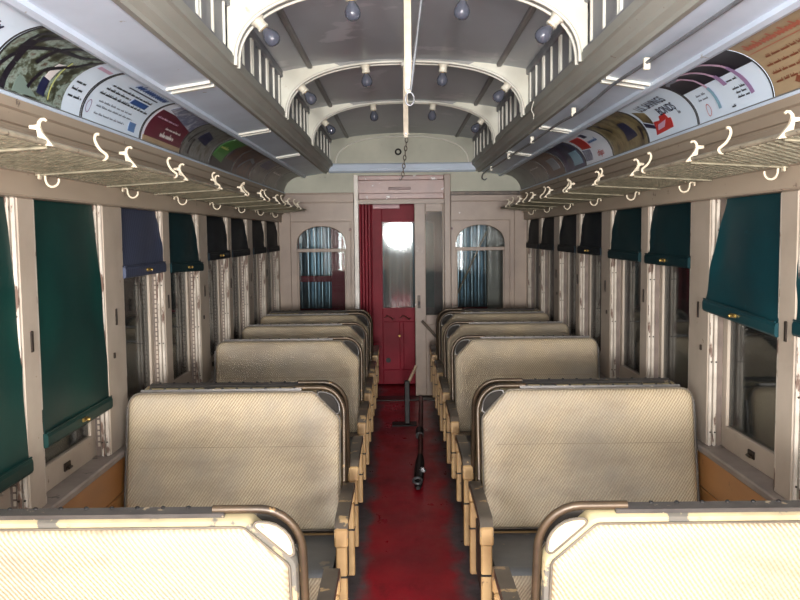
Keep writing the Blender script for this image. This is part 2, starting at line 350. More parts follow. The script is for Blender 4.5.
for side, sx in SIDES:
    POSTS = [(y-0.06, wd) for y, wd in POSTS_R] if sx < 0 else POSTS_R
    wall = struct('wall_'+side, MB().box(sx*XW, sx*1.37, Y0, YB+0.03, 0.0, Z_SILL-0.03).box(sx*XW, sx*1.37, Y0, YB+0.03, Z_HEAD+0.01, 2.36), 'wood' if 0 else 'post')
    WALL[side] = wall
    P = lambda nm, mb, mat, sm=0: obj(nm, mb, mat, wall, sm)
    # varnished wainscot below the windows, made of separate panels between posts
    ys = [Y0]+[p[0] for p in POSTS]+[YB]
    for a, b in zip(ys[1:-1], ys[2:]):
        P('wainscot_panel', MB().box(sx*1.243, sx*1.256, a+0.005, b-0.005, 0.08, 0.60, 0.004), 'wood')
        P('wainscot_rail', MB().box(sx*1.236, sx*1.256, a+0.003, b-0.003, 0.612, Z_SILL-0.03, 0.004), 'wood')
    P('window_ledge', MB().box(sx*1.226, sx*1.325, Y0, YB, Z_SILL-0.03, Z_SILL, 0.006), 'sill')
    P('header_board', MB().box(sx*1.225, sx*1.37, Y0, YB, Z_HEAD, 1.925, 0.006), 'board')
    P('header_moulding', MB().prism([(sx*1.225, 1.905), (sx*1.21, 1.91), (sx*1.205, 1.925), (sx*1.215, 1.94), (sx*1.26, 1.94), (sx*1.26, 1.905)], 'y', Y0, YB), 'board')
    P('letter_board', MB().prism([(sx*1.225, 1.94), (sx*1.212, 2.035), (sx*1.218, 2.038), (sx*1.218, 2.046), (sx*1.208, 2.049), (sx*1.204, 2.085), (sx*1.192, 2.09), (sx*1.190, 2.118), (sx*1.27, 2.118), (sx*1.27, 1.94)], 'y', Y0, YB), 'board')
    P('card_rail', MB().box(sx*1.186, sx*1.215, Y0, YB, 2.118, 2.130, 0.003), 'deck')
    for y, wd in POSTS:
        h = HW[wd]
        P('window_post', MB().box(sx*XW, sx*1.37, y-h, y+h, Z_SILL, Z_HEAD, 0.004), 'post')
        jamb_parts(wall, sx, y-h, -1); jamb_parts(wall, sx, y+h, 1)
        for zz, dy in ((1.36, 0.0),) + (((1.20, -0.04),) if wd else ()):
            P('shade_stop', MB().box(sx*(XW-0.006), sx*XW, y+dy-0.008, y+dy+0.008, zz-0.035 if dy == 0 else zz-0.012, zz+0.035 if dy == 0 else zz+0.012, 0.002), 'latch')
    P('window_post', MB().box(sx*XW, sx*1.37, 8.40, YB, Z_SILL, Z_HEAD, 0.004), 'post'); jamb_parts(wall, sx, 8.40, -1)
    ends = [(POSTS[i][0]+HW[POSTS[i][1]], (POSTS[i+1][0]-HW[POSTS[i+1][1]]) if i+1 < len(POSTS) else 8.40) for i in range(len(POSTS))]
    ENDS[side] = ends
    for a, b in ends:
        wn += 1; window_unit(wn, side, sx, a, b)
# plain posts behind the camera
for side, sx in SIDES:
    for y_ in (-4.82, -3.18, -1.54, 0.10, 0.92):
        obj('window_post', MB().box(sx*XW, sx*1.37, y_-0.12, y_+0.12, Z_SILL, Z_HEAD, 0.004), 'post', WALL[side])
# rear end with an opening left behind the added fill disk
struct('wall_rear', MB().box(-1.37, -0.5, Y0-0.1, Y0, 0, 2.8).box(0.5, 1.37, Y0-0.1, Y0, 0, 2.8).box(-0.5, 0.5, Y0-0.1, Y0, 2.2, 2.8).box(-0.5, 0.5, Y0-0.1, Y0, 0, 1.1), 'bulkhead')

# ------------------------------------------------------------------ ceiling
def ceil_z(x): return 2.716 - 0.066*(abs(x)/0.72)**2.0
xs = [-0.73+1.46*i/16 for i in range(17)]
ceiling = struct('ceiling', MB().strip([(x, ceil_z(x)) for x in xs], Y0, YB+0.02, (0, 0.03)), 'ceiling', 40)
C = lambda nm, mb, mat, sm=0: obj(nm, mb, mat, ceiling, sm)
ARCH_A, ARCH_Z0, ARCH_H = 0.700, 2.39, 0.316
def arch_pt(t, a=ARCH_A, h=ARCH_H, z0=ARCH_Z0, n=2.5):
    # t in 0..1 from left foot to right foot
    th = PI*(1-t); c, s = math.cos(th), math.sin(th)
    return (a*math.copysign(abs(c)**(2/n), c), z0+h*max(s, 0)**(2/n))
def arch_curve(N=40, **k): return [arch_pt(i/N, **k) for i in range(N+1)]
for ay in ARCH_Y:
    cur = arch_curve()
    top = [(0.725, 2.39)]+[(x, ceil_z(x)-0.002) for x in [0.725-1.45*i/20 for i in range(21)]]+[(-0.725, 2.39)]
    # carline: plate between the roof and the arch
    m = MB()
    n = len(cur)
    # map each curve point to a point on the outer outline for clean quads
    def outer(p):
        x, z = p; ang = math.atan2(z-2.39, x)
        if abs(x) > 0.66: return (math.copysign(0.725, x), min(z, ceil_z(0.72)) if abs(x) > 0.699 else min(z+0.05, ceil_z(0.72)))
        return (x*0.725/0.66, ceil_z(min(abs(x*0.725/0.66), 0.725)))
    out = [outer(p) for p in cur]
    vs = []
    for yy in (ay-0.028, ay+0.028):
        vs += [(x, yy, z) for x, z in cur] + [(x, yy, z) for x, z in out]
    fs = []
    for i in range(n-1):
        fs += [(i, i+1, n+i+1, n+i), (2*n+i, 3*n+i, 3*n+i+1, 2*n+i+1), (i, 2*n+i, 2*n+i+1, i+1)]
    quads = [fs[3*i:3*i+3] for i in range(n-1)]
    def piece(sel, nm, mat):
        m_ = MB(); used = sorted({v for q in sel for f in q for v in f}); ix = {v: k for k, v in enumerate(used)}
        m_.add([vs[v] for v in used], [tuple(ix[v] for v in f) for q in sel for f in q]); C(nm, m_, mat)
    lo = [q for i, q in enumerate(quads) if cur[i+1][0] <= -0.36]; hi = [q for i, q in enumerate(quads) if cur[i][0] >= 0.36]
    piece(lo, 'arch_spandrel', 'spandrel'); piece(hi, 'arch_spandrel', 'spandrel')
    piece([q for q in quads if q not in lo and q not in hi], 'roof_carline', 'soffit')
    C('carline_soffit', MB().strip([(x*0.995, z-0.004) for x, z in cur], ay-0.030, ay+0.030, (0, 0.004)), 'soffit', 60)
    for dy in (-0.034, 0.034):
        C('arch_moulding', MB().tube([(x*0.990, ay+dy, z-0.006) for x, z in cur], 0.0075, 8), 'arch', 60)
# longitudinal battens and clerestory sides
for side, sx in SIDES:
    for a, b in zip([Y0]+ARCH_Y, ARCH_Y+[YB]):
        C('ceiling_batten', MB().box(sx*0.535, sx*0.565, a+0.04, b-0.04, ceil_z(0.55)-0.016, ceil_z(0.55)+0.02, 0.006), 'batten')
        C('clerestory_rail', MB().box(sx*0.708, sx*0.74, a+0.03, b-0.03, 2.615, 2.66, 0.005).box(sx*0.704, sx*0.74, a+0.03, b-0.03, 2.40, 2.437, 0.004), 'sash_grey')
        if b < 0: continue
        L = b-a; k = 3; w_ = (L-0.16)/k
        for j in range(k):
            s0 = a+0.08+j*w_; s1 = s0+w_-0.012
            sash = C('clerestory_sash', MB().box(sx*0.726, sx*0.738, s0, s1, 2.43, 2.62), 'sash_grey')
            for yy in (s0+0.012, (s0+s1)/2, s1-0.012): obj('muntin', MB().box(sx*0.716, sx*0.727, yy-0.006, yy+0.006, 2.43, 2.62, 0.002), 'arch', sash)
    C('clerestory_wall', MB().box(sx*0.738, sx*0.76, Y0, YB, 2.36, 2.67), 'sash_grey')
    # deck sill beam
    prof = [(0.800, 2.345), (0.788, 2.316), (0.764, 2.312), (0.760, 2.326), (0.737, 2.340), (0.733, 2.356), (0.712, 2.380), (0.700, 2.384), (0.697, 2.418), (0.706, 2.426), (0.752, 2.430), (0.80, 2.40)]
    C('deck_beam', MB().prism([(sx*x, z) for x, z in prof], 'y', Y0, YB), 'beam')
    # lower deck panels between ribs, ribs in pairs
    dk = lambda x: 2.290+(0.99-x)/(0.99-0.790)*0.032
    for a, b in zip([Y0]+ARCH_Y, ARCH_Y+[YB]):
        C('deck_panel', MB().strip([(sx*1.0, dk(1.0)), (sx*0.79, dk(0.79))], a+0.002, b-0.002, (0, 0.012)), 'deck')
    for ay in ARCH_Y:
        for dy in (-0.038, 0.038):
            C('deck_rib', MB().strip([(sx*0.975, dk(0.975)-0.010), (sx*0.795, dk(0.795)-0.010)], ay+dy-0.012, ay+dy+0.012, (0, 0.012)), 'arch')
    C('card_moulding', MB().prism([(sx*x, z) for x, z in [(1.012, 2.292), (1.010, 2.276), (0.992, 2.272), (0.972, 2.278), (0.970, 2.296), (1.012, 2.302)]], 'y', Y0, YB), 'deck')
    # cove behind the cards
    cv = [(sx*(1.0+0.203*math.cos(math.radians(t))), 2.122+0.176*math.sin(math.radians(t))) for t in range(0, 91, 6)]
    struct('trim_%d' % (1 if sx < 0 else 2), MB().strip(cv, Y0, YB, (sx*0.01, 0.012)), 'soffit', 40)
    C('roof_slab', MB().box(sx*0.76, sx*1.40, Y0, YB, 2.36, 2.40), 'sash_grey')

# ------------------------------------------------------------------ bulkhead at the far end
BX = lambda px: (px-398.5)*YB/F_PX + CAM.x
BZ = lambda py: CAM.z+(234-py)*YB/F_PX
bulk = tag(empty('wall_bulkhead', (0, YB, 0)), kind='structure')
B = lambda nm, mb, mat, sm=0: obj(nm, mb, mat, bulk, sm)
yb0, yb1 = YB, YB+0.06
def arched_panel(x0, x1, z0, z1, wx0, wx1, wz0, wz1, rz):
    """panel with an opening whose top is a low arch springing at wz1"""
    m = MB()
    N = 16; xc = (wx0+wx1)/2; a = (wx1-wx0)/2
    arc = [(xc-a*math.cos(PI*i/N), wz1+rz*math.sin(PI*i/N)**0.9) for i in range(N+1)]
    m.box(x0, wx0, yb0, yb1, z0, z1); m.box(wx1, x1, yb0, yb1, z0, z1); m.box(wx0, wx1, yb0, yb1, z0, wz0)
    for (xa, za), (xb, zb) in zip(arc[:-1], arc[1:]):
        m.prism([(xa, za), (xb, zb), (xb, z1), (xa, z1)], 'y', yb0, yb1)
    return m, arc
for side, (px0, px1, w0, w1) in dict(left=(274, 354, 297, 346), right=(451, 530, 455.5, 504.5)).items():
    x0, x1, wx0, wx1 = (BX(px0), BX(px1), BX(w0), BX(w1))
    if side == 'left': x0 = -1.26
    else: x1 = 1.26
    zs = BZ(243); rz = BZ(225)-zs
    m, arc = arched_panel(x0, x1, 0, 2.115, wx0, wx1, 0.89, zs, rz)
    B('bulkhead_panel', m, 'bulkhead')
    # casing lines
    cx0, cx1 = wx0-0.075, wx1+0.055
    for a, b, c, d in ((cx0, cx0+0.012, 0.85, BZ(221)), (cx1-0.012, cx1, 0.85, BZ(221)), (cx0, cx1, BZ(221)-0.006, BZ(221)+0.006), (x0, x1, 2.02, 2.032)):
        B('casing_bead', MB().box(a, b, yb0-0.012, yb0, c, d, 0.003), 'bulkhead')
    B('pilaster', MB().box(*((x0, x0+0.12) if side == 'left' else (x1-0.13, x1)), yb0-0.02, yb0, 0, 2.03, 0.004), 'bulkhead')
    # pale panel with rounded outer shoulder above
    sg = -1 if side == 'left' else 1
    inner = BX(355) if side == 'left' else BX(450)
    pts = [(inner, 2.125), (sg*1.20, 2.125)]+[(sg*(1.0+0.20*math.cos(math.radians(t))), 2.125+0.170*math.sin(math.radians(t))) for t in range(6, 91, 6)]+[(sg*0.79, 2.325), (inner, 2.325)]
    B('cove_panel', MB().prism(pts, 'y', yb0+0.005, yb1), 'bulkhead_pale')
    B('picture_rail', MB().box(min(inner, sg*1.22), max(inner, sg*1.22), yb0-0.016, yb0+0.01, 2.085 if side == 'right' else 2.108, 2.124, 0.004), 'latch' if side == 'right' else 'bulkhead')
    # arched window
    wn += 1
    wr = tag(empty('window_%d' % wn, ((wx0+wx1)/2, YB+0.03, 0.89)), kind='structure')
    zr = BZ(249.5)
    obj('mid_rail', MB().box(wx0, wx1, yb0+0.006, yb0+0.05, zr-0.018, zr+0.018, 0.004), 'bulkhead', wr)
    for nm, xa, xb in (('stile', wx0, wx0+0.018), ('stile', wx1-0.018, wx1)): obj(nm, MB().box(xa, xb, yb0+0.012, yb0+0.05, 0.89, zr-0.018, 0.003), 'bulkhead', wr)
    obj('arch_bead', MB().tube([(x, yb0+0.008, z) for x, z in arc], 0.008, 6), 'bulkhead', wr, 60)
    N = len(arc)
    obj('upper_pane', MB().prism([(wx0, zr+0.018)]+arc+[(wx1, zr+0.018)], 'y', yb0+0.028, yb0+0.032), 'pane_clear', wr)
    obj('lower_pane', MB().box(wx0+0.018, wx1-0.018, yb0+0.028, yb0+0.032, 0.89, zr-0.018), 'pane_clear', wr)
    if side == 'left' or 1:
        hx = BX(350.5) if side == 'left' else BX(451.5)
        B('latch_knob', MB().lathe([(0.006, 0), (0.014, 0.008), (0.010, 0.02)], 10, Matrix.Translation((hx, yb0-0.006, BZ(229))) @ Matrix.Rotation(PI/2, 4, 'X')), 'rod_red')
# door posts, transom
dx0, dx1 = BX(359), BX(444)
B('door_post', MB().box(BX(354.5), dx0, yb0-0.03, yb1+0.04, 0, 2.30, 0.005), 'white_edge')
B('door_post', MB().box(dx1, BX(450.5), yb0-0.03, yb1+0.04, 0, 2.30, 0.005), 'bulkhead')
B('transom_rail', MB().box(dx0, dx1, yb0-0.02, yb1, BZ(199.5), BZ(193.5), 0.006), 'bulkhead_pink')
B('transom_rail', MB().box(dx0, dx1, yb0-0.02, yb1, BZ(181), BZ(176), 0.006), 'bulkhead_pink')
B('transom_panel', MB().box(dx0, dx1, yb0+0.004, yb1, BZ(193.5), BZ(181)), 'bulkhead_pink')
h = B('transom_handle', MB().box(BX(389), BX(411), yb0-0.012, yb0+0.004, BZ(190.2), BZ(187.6), 0.004), 'rod_red')
B('door_head', MB().box(dx0, dx1, yb0+0.002, yb1, BZ(204), BZ(199.5)), 'bulkhead')
# clerestory end: arch panel, moulded shelf
B('end_panel', MB().prism([(-0.74, 2.40)]+[(x, ceil_z(x)+0.01) for x in [-0.74+1.48*i/16 for i in range(17)]]+[(0.74, 2.40)], 'y', YB-0.002, YB+0.05), 'bulkhead_pale')
B('end_arch_bead', MB().tube([(x*0.955, YB-0.008, z) for x, z in arch_curve(h=0.275, z0=2.405)], 0.009, 8), 'arch', 60)
B('end_shelf', MB().prism([(YB-0.05, 2.335), (YB-0.06, 2.36), (YB-0.045, 2.40), (YB-0.02, 2.415), (YB+0.05, 2.415), (YB+0.05, 2.32), (YB-0.02, 2.32)], 'x', -0.74, 0.74), 'deck')
B('bell_hole', MB().tube([(BX(399)+0.026*math.cos(a*PI/8), YB-0.006, BZ(153)+0.026*math.sin(a*PI/8)) for a in range(16)], 0.009, 8, closed=True), 'iron', 60)
B('lower_end_board', MB().box(-0.78, 0.78, yb0+0.001, yb1, 2.28, 2.33), 'bulkhead_pale')

# sliding door, half open
d1 = tag(empty('door_1', (0.3, YB+0.08, 0)), kind='structure')
sxa, sxb = BX(414.5), BX(414.5)+0.43
ga, gb, gz0, gz1 = BX(425.5), BX(442.5), BZ(316), BZ(212)
D = lambda nm, mb, mat, par=None: obj(nm, mb, mat, par or d1)
ydo = YB+0.065
D('stile', MB().box(sxa, ga, ydo, ydo+0.035, 0.02, 2.045, 0.004), 'bulkhead'); D('stile', MB().box(gb, sxb, ydo, ydo+0.035, 0.02, 2.045, 0.004), 'bulkhead')
D('top_rail', MB().box(ga, gb, ydo, ydo+0.035, gz1, 2.045, 0.004), 'bulkhead'); D('lower_panel', MB().box(ga, gb, ydo+0.006, ydo+0.03, 0.02, gz0-0.10, 0.003), 'bulkhead')
D('lock_rail', MB().box(ga, gb, ydo, ydo+0.035, gz0-0.10, gz0, 0.004), 'bulkhead'); D('pane', MB().box(ga, gb, ydo+0.015, ydo+0.019, gz0, gz1), 'door_glass')
for i in range(4): D('corner_fillet', MB().prism([(0, 0), (0.03, 0), (0.009, 0.009), (0, 0.03)] if 0 else [(ga, gz1), (ga+0.035, gz1), (ga+0.010, gz1-0.010), (ga, gz1-0.035)], 'y', ydo+0.002, ydo+0.033), 'bulkhead') if i == 0 else None
hp = D('handle_plate', MB().box(BX(417), BX(420), ydo-0.006, ydo, BZ(309), BZ(296), 0.002), 'latch')
D('finger_cup', MB().box(BX(417.6), BX(419.4), ydo-0.016, ydo-0.006, BZ(306), BZ(302), 0.002), 'iron', hp)

# vestibule: red end wall, red end door with big light, red partition at the left
EX = lambda px: (px-398.5)*YE/F_PX + CAM.x
EZ = lambda py: CAM.z+(234-py)*YE/F_PX
rx0, rx1 = EX(372), EX(372)+0.80
ew = tag(empty('wall_vestibule_end', (0, YE, 0)), kind='structure')
E = lambda nm, mb, mat, sm=0: obj(nm, mb, mat, ew, sm)
lw = (EX(299), EX(331)); rw = (EX(454), EX(487))
for nm, xa, xb in (('end_stud', -1.38, lw[0]), ('end_stud', lw[1], rx0), ('end_stud', rx1, rw[0])): E(nm, MB().box(xa, xb, YE, YE+0.06, 0, 2.35, 0.004), 'red')
E('end_stud', MB().box(rw[1], 1.38, YE, YE+0.06, 0, 2.35, 0.004), 'bulkhead')
for a, b in (lw, rw):
    E('apron_panel', MB().box(a, b, YE, YE+0.06, 0, 0.88), 'red'); E('window_head', MB().box(a, b, YE, YE+0.06, 1.98, 2.35), 'red')
E('sash_rail', MB().box(lw[0], lw[1], YE+0.005, YE+0.05, EZ(281), EZ(275), 0.004), 'red')
E('door_head', MB().box(rx0, rx1, YE, YE+0.06, EZ(203), 2.35), 'red')
E('head_block', MB().box(EX(373), EX(400), YE-0.05, YE, EZ(209), EZ(202), 0.004), 'red_pink')
struct('wall_vestibule_left', MB().box(-1.40, -1.37, YB, YE, 0, 2.4), 'red'); struct('wall_vestibule_right', MB().box(1.37, 1.40, YB, YE, 0, 2.4), 'red')
struct('ceiling_vestibule', MB().box(-1.4, 1.4, YB+0.06, YE+0.06, 2.33, 2.36), 'red')
pt = tag(empty('wall_partition', (-0.42, YB+0.3, 0)), kind='structure')
for i in range(4):
    y_ = YB+0.10+i*0.155
    obj('partition_board', MB().box(-0.46+i*0.028, -0.43+i*0.028, y_, y_+0.15, 0.01, 2.03, 0.006), 'red', pt)
d2 = tag(empty('door_2', ((rx0+rx1)/2, YE, 0)), kind='structure')
gx0, gx1 = EX(382), rx1-0.11; z0_, z1_ = EZ(308), EZ(222)
R = lambda nm, a, b, c, d, y=0.0, mat='red': obj(nm, MB().box(a, b, YE+0.008+y, YE+0.045-y, c, d, 0.004), mat, d2)
R('stile', rx0, gx0, 0.02, EZ(203)); R('stile', gx1, rx1, 0.02, EZ(203)); R('top_rail', gx0, gx1, z1_, EZ(203)); R('lock_rail', gx0, gx1, EZ(322), z0_); R('bottom_rail', gx0, gx1, 0.02, 0.18)
xm = (gx0+gx1)/2
R('muntin', EX(400.0)-0.012, EX(400.0)+0.03, 0.18, EZ(322)); R('door_panel', gx0, EX(400)-0.012, 0.18, EZ(322), 0.008); R('door_panel', EX(400)+0.03, gx1, 0.18, EZ(322), 0.008)
obj('pane', MB().box(gx0, gx1, YE+0.022, YE+0.027, z0_, z1_), 'door_glass', d2)
obj('trim_bead', MB().tube([(gx0+0.03, YE+0.006, z1_), (gx1-0.03, YE+0.006, z1_), (gx1, YE+0.006, z1_-0.03), (gx1, YE+0.006, z0_), (gx0, YE+0.006, z0_), (gx0, YE+0.006, z1_-0.03)], 0.006, 6, closed=True), 'red_pink', d2, 60)
obj('latch_hole', MB().lathe([(0.028, 0), (0.028, 0.006)], 14, Matrix.Translation((EX(387), YE+0.012, EZ(361))) @ Matrix.Rotation(PI/2, 4, 'X')), 'iron', d2)
obj('door_knob', MB().lathe([(0.006, 0), (0.014, 0.012), (0.010, 0.024)], 10, Matrix.Translation((EX(398.5), YE+0.006, EZ(336))) @ Matrix.Rotation(PI/2, 4, 'X')), 'brass', d2)
for px in (389, 405):
    obj('carved_swag', MB().tube([(EX(px-6), YE+0.004, EZ(318.5)), (EX(px-3), YE+0.004, EZ(316)), (EX(px), YE+0.004, EZ(317)), (EX(px+3), YE+0.004, EZ(319.5)), (EX(px+5), YE+0.004, EZ(318))], [0.004, 0.012, 0.009, 0.012, 0.004], 6), 'rod_red', d2, 60)

# ------------------------------------------------------------------ the barn outside
m = MB(); N = 220; xs = [-3.0+6.0*i/N for i in range(N+1)]
m.sheet(lambda u, v: (-3+6*u, 10.4+0.03*math.sin(u*6*2*PI/0.17), -1+4.4*v), 420, 1)
struct('wall_barn_end', m, 'corrugated', 180)
for side, sx in SIDES: struct('wall_barn_'+side, MB().box(sx*3.0, sx*3.1, Y0, 10.6, -1.2, 4.0), 'barn')
struct('ceiling_barn', MB().box(-3.1, 3.1, Y0, 10.6, 4.0, 4.1), 'barn')
struct('floor_barn', MB().box(-3.1, 3.1, Y0, 10.6, -1.3, -1.2), 'barn')
st = obj('leaning_pole', MB().tube([(-0.442, 9.44, -1.2), (0.50, 9.55, 0.75), (0.97, 9.605, 1.72)], 0.012, 8), 'stick', None, 60)
tag(st, 'pale thin pole slanting behind the right arched bulkhead window', 'pole')
for z in (): pass

# ------------------------------------------------------------------ seats
def offset_poly(pts, d):
    n = len(pts); out = []
    for i in range(n):
        p0, p1, p2 = Vector(pts[i-1]), Vector(pts[i]), Vector(pts[(i+1) % n])
        a = (p1-p0).normalized(); b = (p2-p1).normalized()
        na, nb = Vector((-a.y, a.x)), Vector((-b.y, b.x))   # inward for CCW
        k = (na+nb); k = k/max(1e-6, k.dot(na)) if k.length > 1e-6 else na
        out.append(p1+k*d)
    return out
def rounded(pts_r, seg=5):
    """CCW polygon corners (x,y,r) -> rounded outline"""
    n = len(pts_r); out = []
    for i in range(n):
        p = Vector(pts_r[i][:2]); r = pts_r[i][2]; a = (Vector(pts_r[i-1][:2])-p).normalized(); b = (Vector(pts_r[(i+1) % n][:2])-p).normalized()
        if r <= 0: out.append(p); continue
        ang = a.angle(b); t = r/math.tan(ang/2); c = p+(a+b).normalized()*(r/math.sin(ang/2))
        s, e = p+a*t, p+b*t
        a0 = math.atan2(*(s-c).yx); a1 = math.atan2(*(e-c).yx)
        da = (a1-a0+PI) % (2*PI)-PI
        out += [c+Vector((math.cos(a0+da*k/seg), math.sin(a0+da*k/seg)))*r for k in range(seg+1)]
    return out
LB = 0.585; TILT = math.radians(11.5)
def make_seat(sgn, rattan, name='walkover_seat'):
    """sgn=+1: aisle end at local -x (right-hand seat); back at +y, seat faces -y (the camera)."""
    root = empty(name, (0, 0, 0), world=False)
    X = lambda x: sgn*x
    BASE = Vector((0, 0.225, 0.455))
    def bk(u, v, w): # back frame -> local;  w>0 away from sitter
        return Vector((X(u), BASE.y+v*math.sin(TILT)+w*math.cos(TILT), BASE.z+v*math.cos(TILT)-w*math.sin(TILT)))
    def add(nm, mb, mat, par=root, sm=35): return obj(nm, mb, mat, par, sm)
    U0, U1 = -0.455, 0.455
    def outline(d):
        r_ = lambda r: max(0.010, r-d)
        return rounded([(U0+d, d, r_(0.03)), (U1-d, d, r_(0.03)), (U1-d, LB-d, r_(0.055)), (U0+0.115+0.414*d, LB-d, r_(0.045)), (U0+d, LB-0.115-0.414*d, r_(0.045))])
    outl = outline(0)
    def loft(rings):
        m = MB(); n = len(rings[0][0]); vs = []
        for pts, w_ in rings: vs += [bk(p[0], p[1], w_) for p in pts]
        fs = [(i*n+k, i*n+(k+1) % n, (i+1)*n+(k+1) % n, (i+1)*n+k) for i in range(len(rings)-1) for k in range(n)]
        fs += [tuple(range(n))[::-1], tuple(range((len(rings)-1)*n, len(rings)*n))]
        m.add(vs, fs); return m
    def uvmap(o, scale=1.0, ax=(0, 2)):
        me = o.data; l = me.uv_layers.new(name='UVMap')
        for li, lp in enumerate(me.loops):
            c = me.vertices[lp.vertex_index].co; l.data[li].uv = (c[ax[0]]*scale, c[ax[1]]*scale)
    back = add('backrest', loft([(outline(0.004), -0.026), (outl, -0.018), (outl, 0.018), (outline(0.004), 0.026)]), 'band')
    for s in (-1, 1):
        q_ = 0.020 if s > 0 else 0.005; a = outline(q_)
        c = add('woven_pad', loft([(a, s*0.024), (outline(q_+0.003), s*0.034), (outline(q_+0.010), s*0.041), (outline(q_+0.029), s*0.0455), (outline(q_+0.085), s*0.048)]), rattan, back, 50)
        uvmap(c)
        pi = [bk(p[0], p[1], s*0.030) for p in outline(q_-0.002)]
        add('piping', MB().tube(pi, 0.0032, 6, closed=True), 'piping', back, 60)
        add('seam', MB().tube([bk(u_, LB*0.60, s*0.0472) for u_ in (U0+0.06, 0.0, U1-0.06)], 0.0015, 5), 'cushion_tan', back, 60)
        # D-shaped plate on the aisle top corner, one side coloured as a shadowed gap
        d = rounded([(U0+0.006, LB-0.112, 0.01), (U0+0.112, LB-0.006, 0.01), (U0+0.004, LB-0.004, 0.075)], 6)
        mm = MB(); n = len(d); vs = [bk(p[0], p[1], s*0.020) for p in d]+[bk(p[0], p[1], s*0.029) for p in offset_poly(d, 0.004)]
        mm.add(vs, [tuple(range(n))[::-1], tuple(range(n, 2*n))]+[(i, (i+1) % n, n+(i+1) % n, n+i) for i in range(n)])
        add('corner_plate', mm, 'plate' if s > 0 else 'corner_gap_shadow', back)
        add('plate_rim', MB().tube([bk(p[0], p[1], s*0.027) for p in d], 0.0038, 6, closed=True), 'piping' if s > 0 else 'strip', back, 60)
    core = rounded([(U0+0.006, LB-0.112, 0.01), (U0+0.112, LB-0.006, 0.01), (U0+0.004, LB-0.004, 0.075)], 6)
    # tubular grab rail round the aisle corner, flat strip along the top with studs
    path = [(U0-0.012, -0.10), (U0-0.012, LB-0.10)]+[(U0-0.012+0.10*(1-math.cos(t)), LB-0.10+0.114*math.sin(t)) for t in [PI/2*k/8 for k in range(1, 9)]]+[(U0+0.20, LB+0.014)]
    add('grab_rail', MB().tube([bk(u, v, 0) for u, v in path], 0.011, 8), 'bronze', back, 60)
    m = MB(); m.add([bk(u, v, w_) for u in (U0+0.17, U1-0.05) for v in (LB+0.001, LB+0.012) for w_ in (-0.017, 0.017)], [(0, 1, 3, 2), (4, 6, 7, 5), (0, 4, 5, 1), (2, 3, 7, 6), (0, 2, 6, 4), (1, 5, 7, 3)])
    m.add([bk(u, v, w_) for u in (U1-0.001, U1+0.010) for v in (0.0, LB-0.06) for w_ in (-0.014, 0.014)], [(0, 1, 3, 2), (4, 6, 7, 5), (0, 4, 5, 1), (2, 3, 7, 6), (0, 2, 6, 4), (1, 5, 7, 3)])
    ts = add('top_strip', m, 'strip', back)
    m = MB(); u = U0+0.20
    while u < U1-0.06:
        for w_ in (-0.012,): m.lathe([(0.006, 0), (0.006, 0.003), (0.003, 0.005)], 7, Matrix.Translation(bk(u, LB+0.012, w_)))
        u += 0.062
    tag(add('studs', m, 'iron', ts), kind='stuff')
    # cushion
    pr = rounded([(-0.245, 0.315, 0.03), (0.235, 0.30, 0.03), (0.235, 0.435, 0.03), (-0.245, 0.462, 0.045)], 5)
    cu = add('seat_cushion', MB().prism([(p[0], p[1]) for p in pr], 'x', X(-0.452), X(0.452)), 'cushion_grey')
    fr = rounded([(-0.252, 0.312, 0.004), (-0.2, 0.31, 0.004), (-0.2, 0.446, 0.004), (-0.252, 0.440, 0.03)], 4)
    o = add('woven_front', MB().prism([(p[0]-0.001, p[1]) for p in fr], 'x', X(-0.450), X(0.450)), rattan, cu); uvmap(o)
    add('seat_frame', MB().box(X(-0.45), X(0.45), -0.235, 0.235, 0.235, 0.308, 0.006), 'arm_wood')
    for x in (-0.30, 0.30):
        l = add('pedestal', MB().box(X(x)-0.02, X(x)+0.02, -0.16, 0.16, 0.03, 0.235, 0.006), 'seat_base'); add('foot', MB().box(X(x)-0.03, X(x)+0.03, -0.20, 0.20, 0.0, 0.03, 0.006), 'seat_base', l)
    # aisle end: arm rest with rolled ends, stanchions, walkover link
    xa = -0.490
    top = [(-0.268, 0.600), (-0.266, 0.628), (-0.250, 0.648), (-0.22, 0.660), (-0.10, 0.664), (0.10, 0.664), (0.22, 0.660), (0.250, 0.648), (0.266, 0.628), (0.268, 0.600)]
    bot = [(0.238, 0.600), (0.232, 0.620), (0.20, 0.634), (-0.20, 0.634), (-0.232, 0.620), (-0.238, 0.600)]
    ar = add('arm_rest', MB().prism(top+bot, 'x', X(xa-0.024), X(xa+0.024)), 'arm_top', root, 30)
    for s in (-1, 1):
        add('arm_tip', MB().box(X(xa-0.025), X(xa+0.025), s*0.232, s*0.2705, 0.565, 0.634, 0.006), 'arm_wood', ar)
        sp = add('stanchion', MB().box(X(xa-0.020), X(xa+0.020), s*0.228, s*0.262, 0.30 if s < 0 else 0.25, 0.566, 0.005), 'arm_wood')
        add('joint_collar', MB().box(X(xa-0.0225), X(xa+0.0225), s*0.225, s*0.265, 0.448, 0.456, 0.002), 'iron', sp)
    add('end_panel', MB().box(X(xa+0.004), X(xa+0.026), -0.228, 0.228, 0.27, 0.50, 0.004), 'seat_base')
    add('walkover_link', MB().tube([(X(xa+0.018), 0.0, 0.33), (X(xa+0.018), 0.20, 0.42), (X(xa+0.022), 0.235, 0.50)], 0.009, 6), 'iron', root, 60)
    return root
protoR = make_seat(1, 'rattan'); protoL = make_seat(-1, 'rattan')
rows = [(2.31, 0), (3.215, 1), (4.03, 0), (4.93, 1), (5.80, 1), (6.60, 1), (7.56, 0)]   # centre y, 1 = facing the camera
first = {}
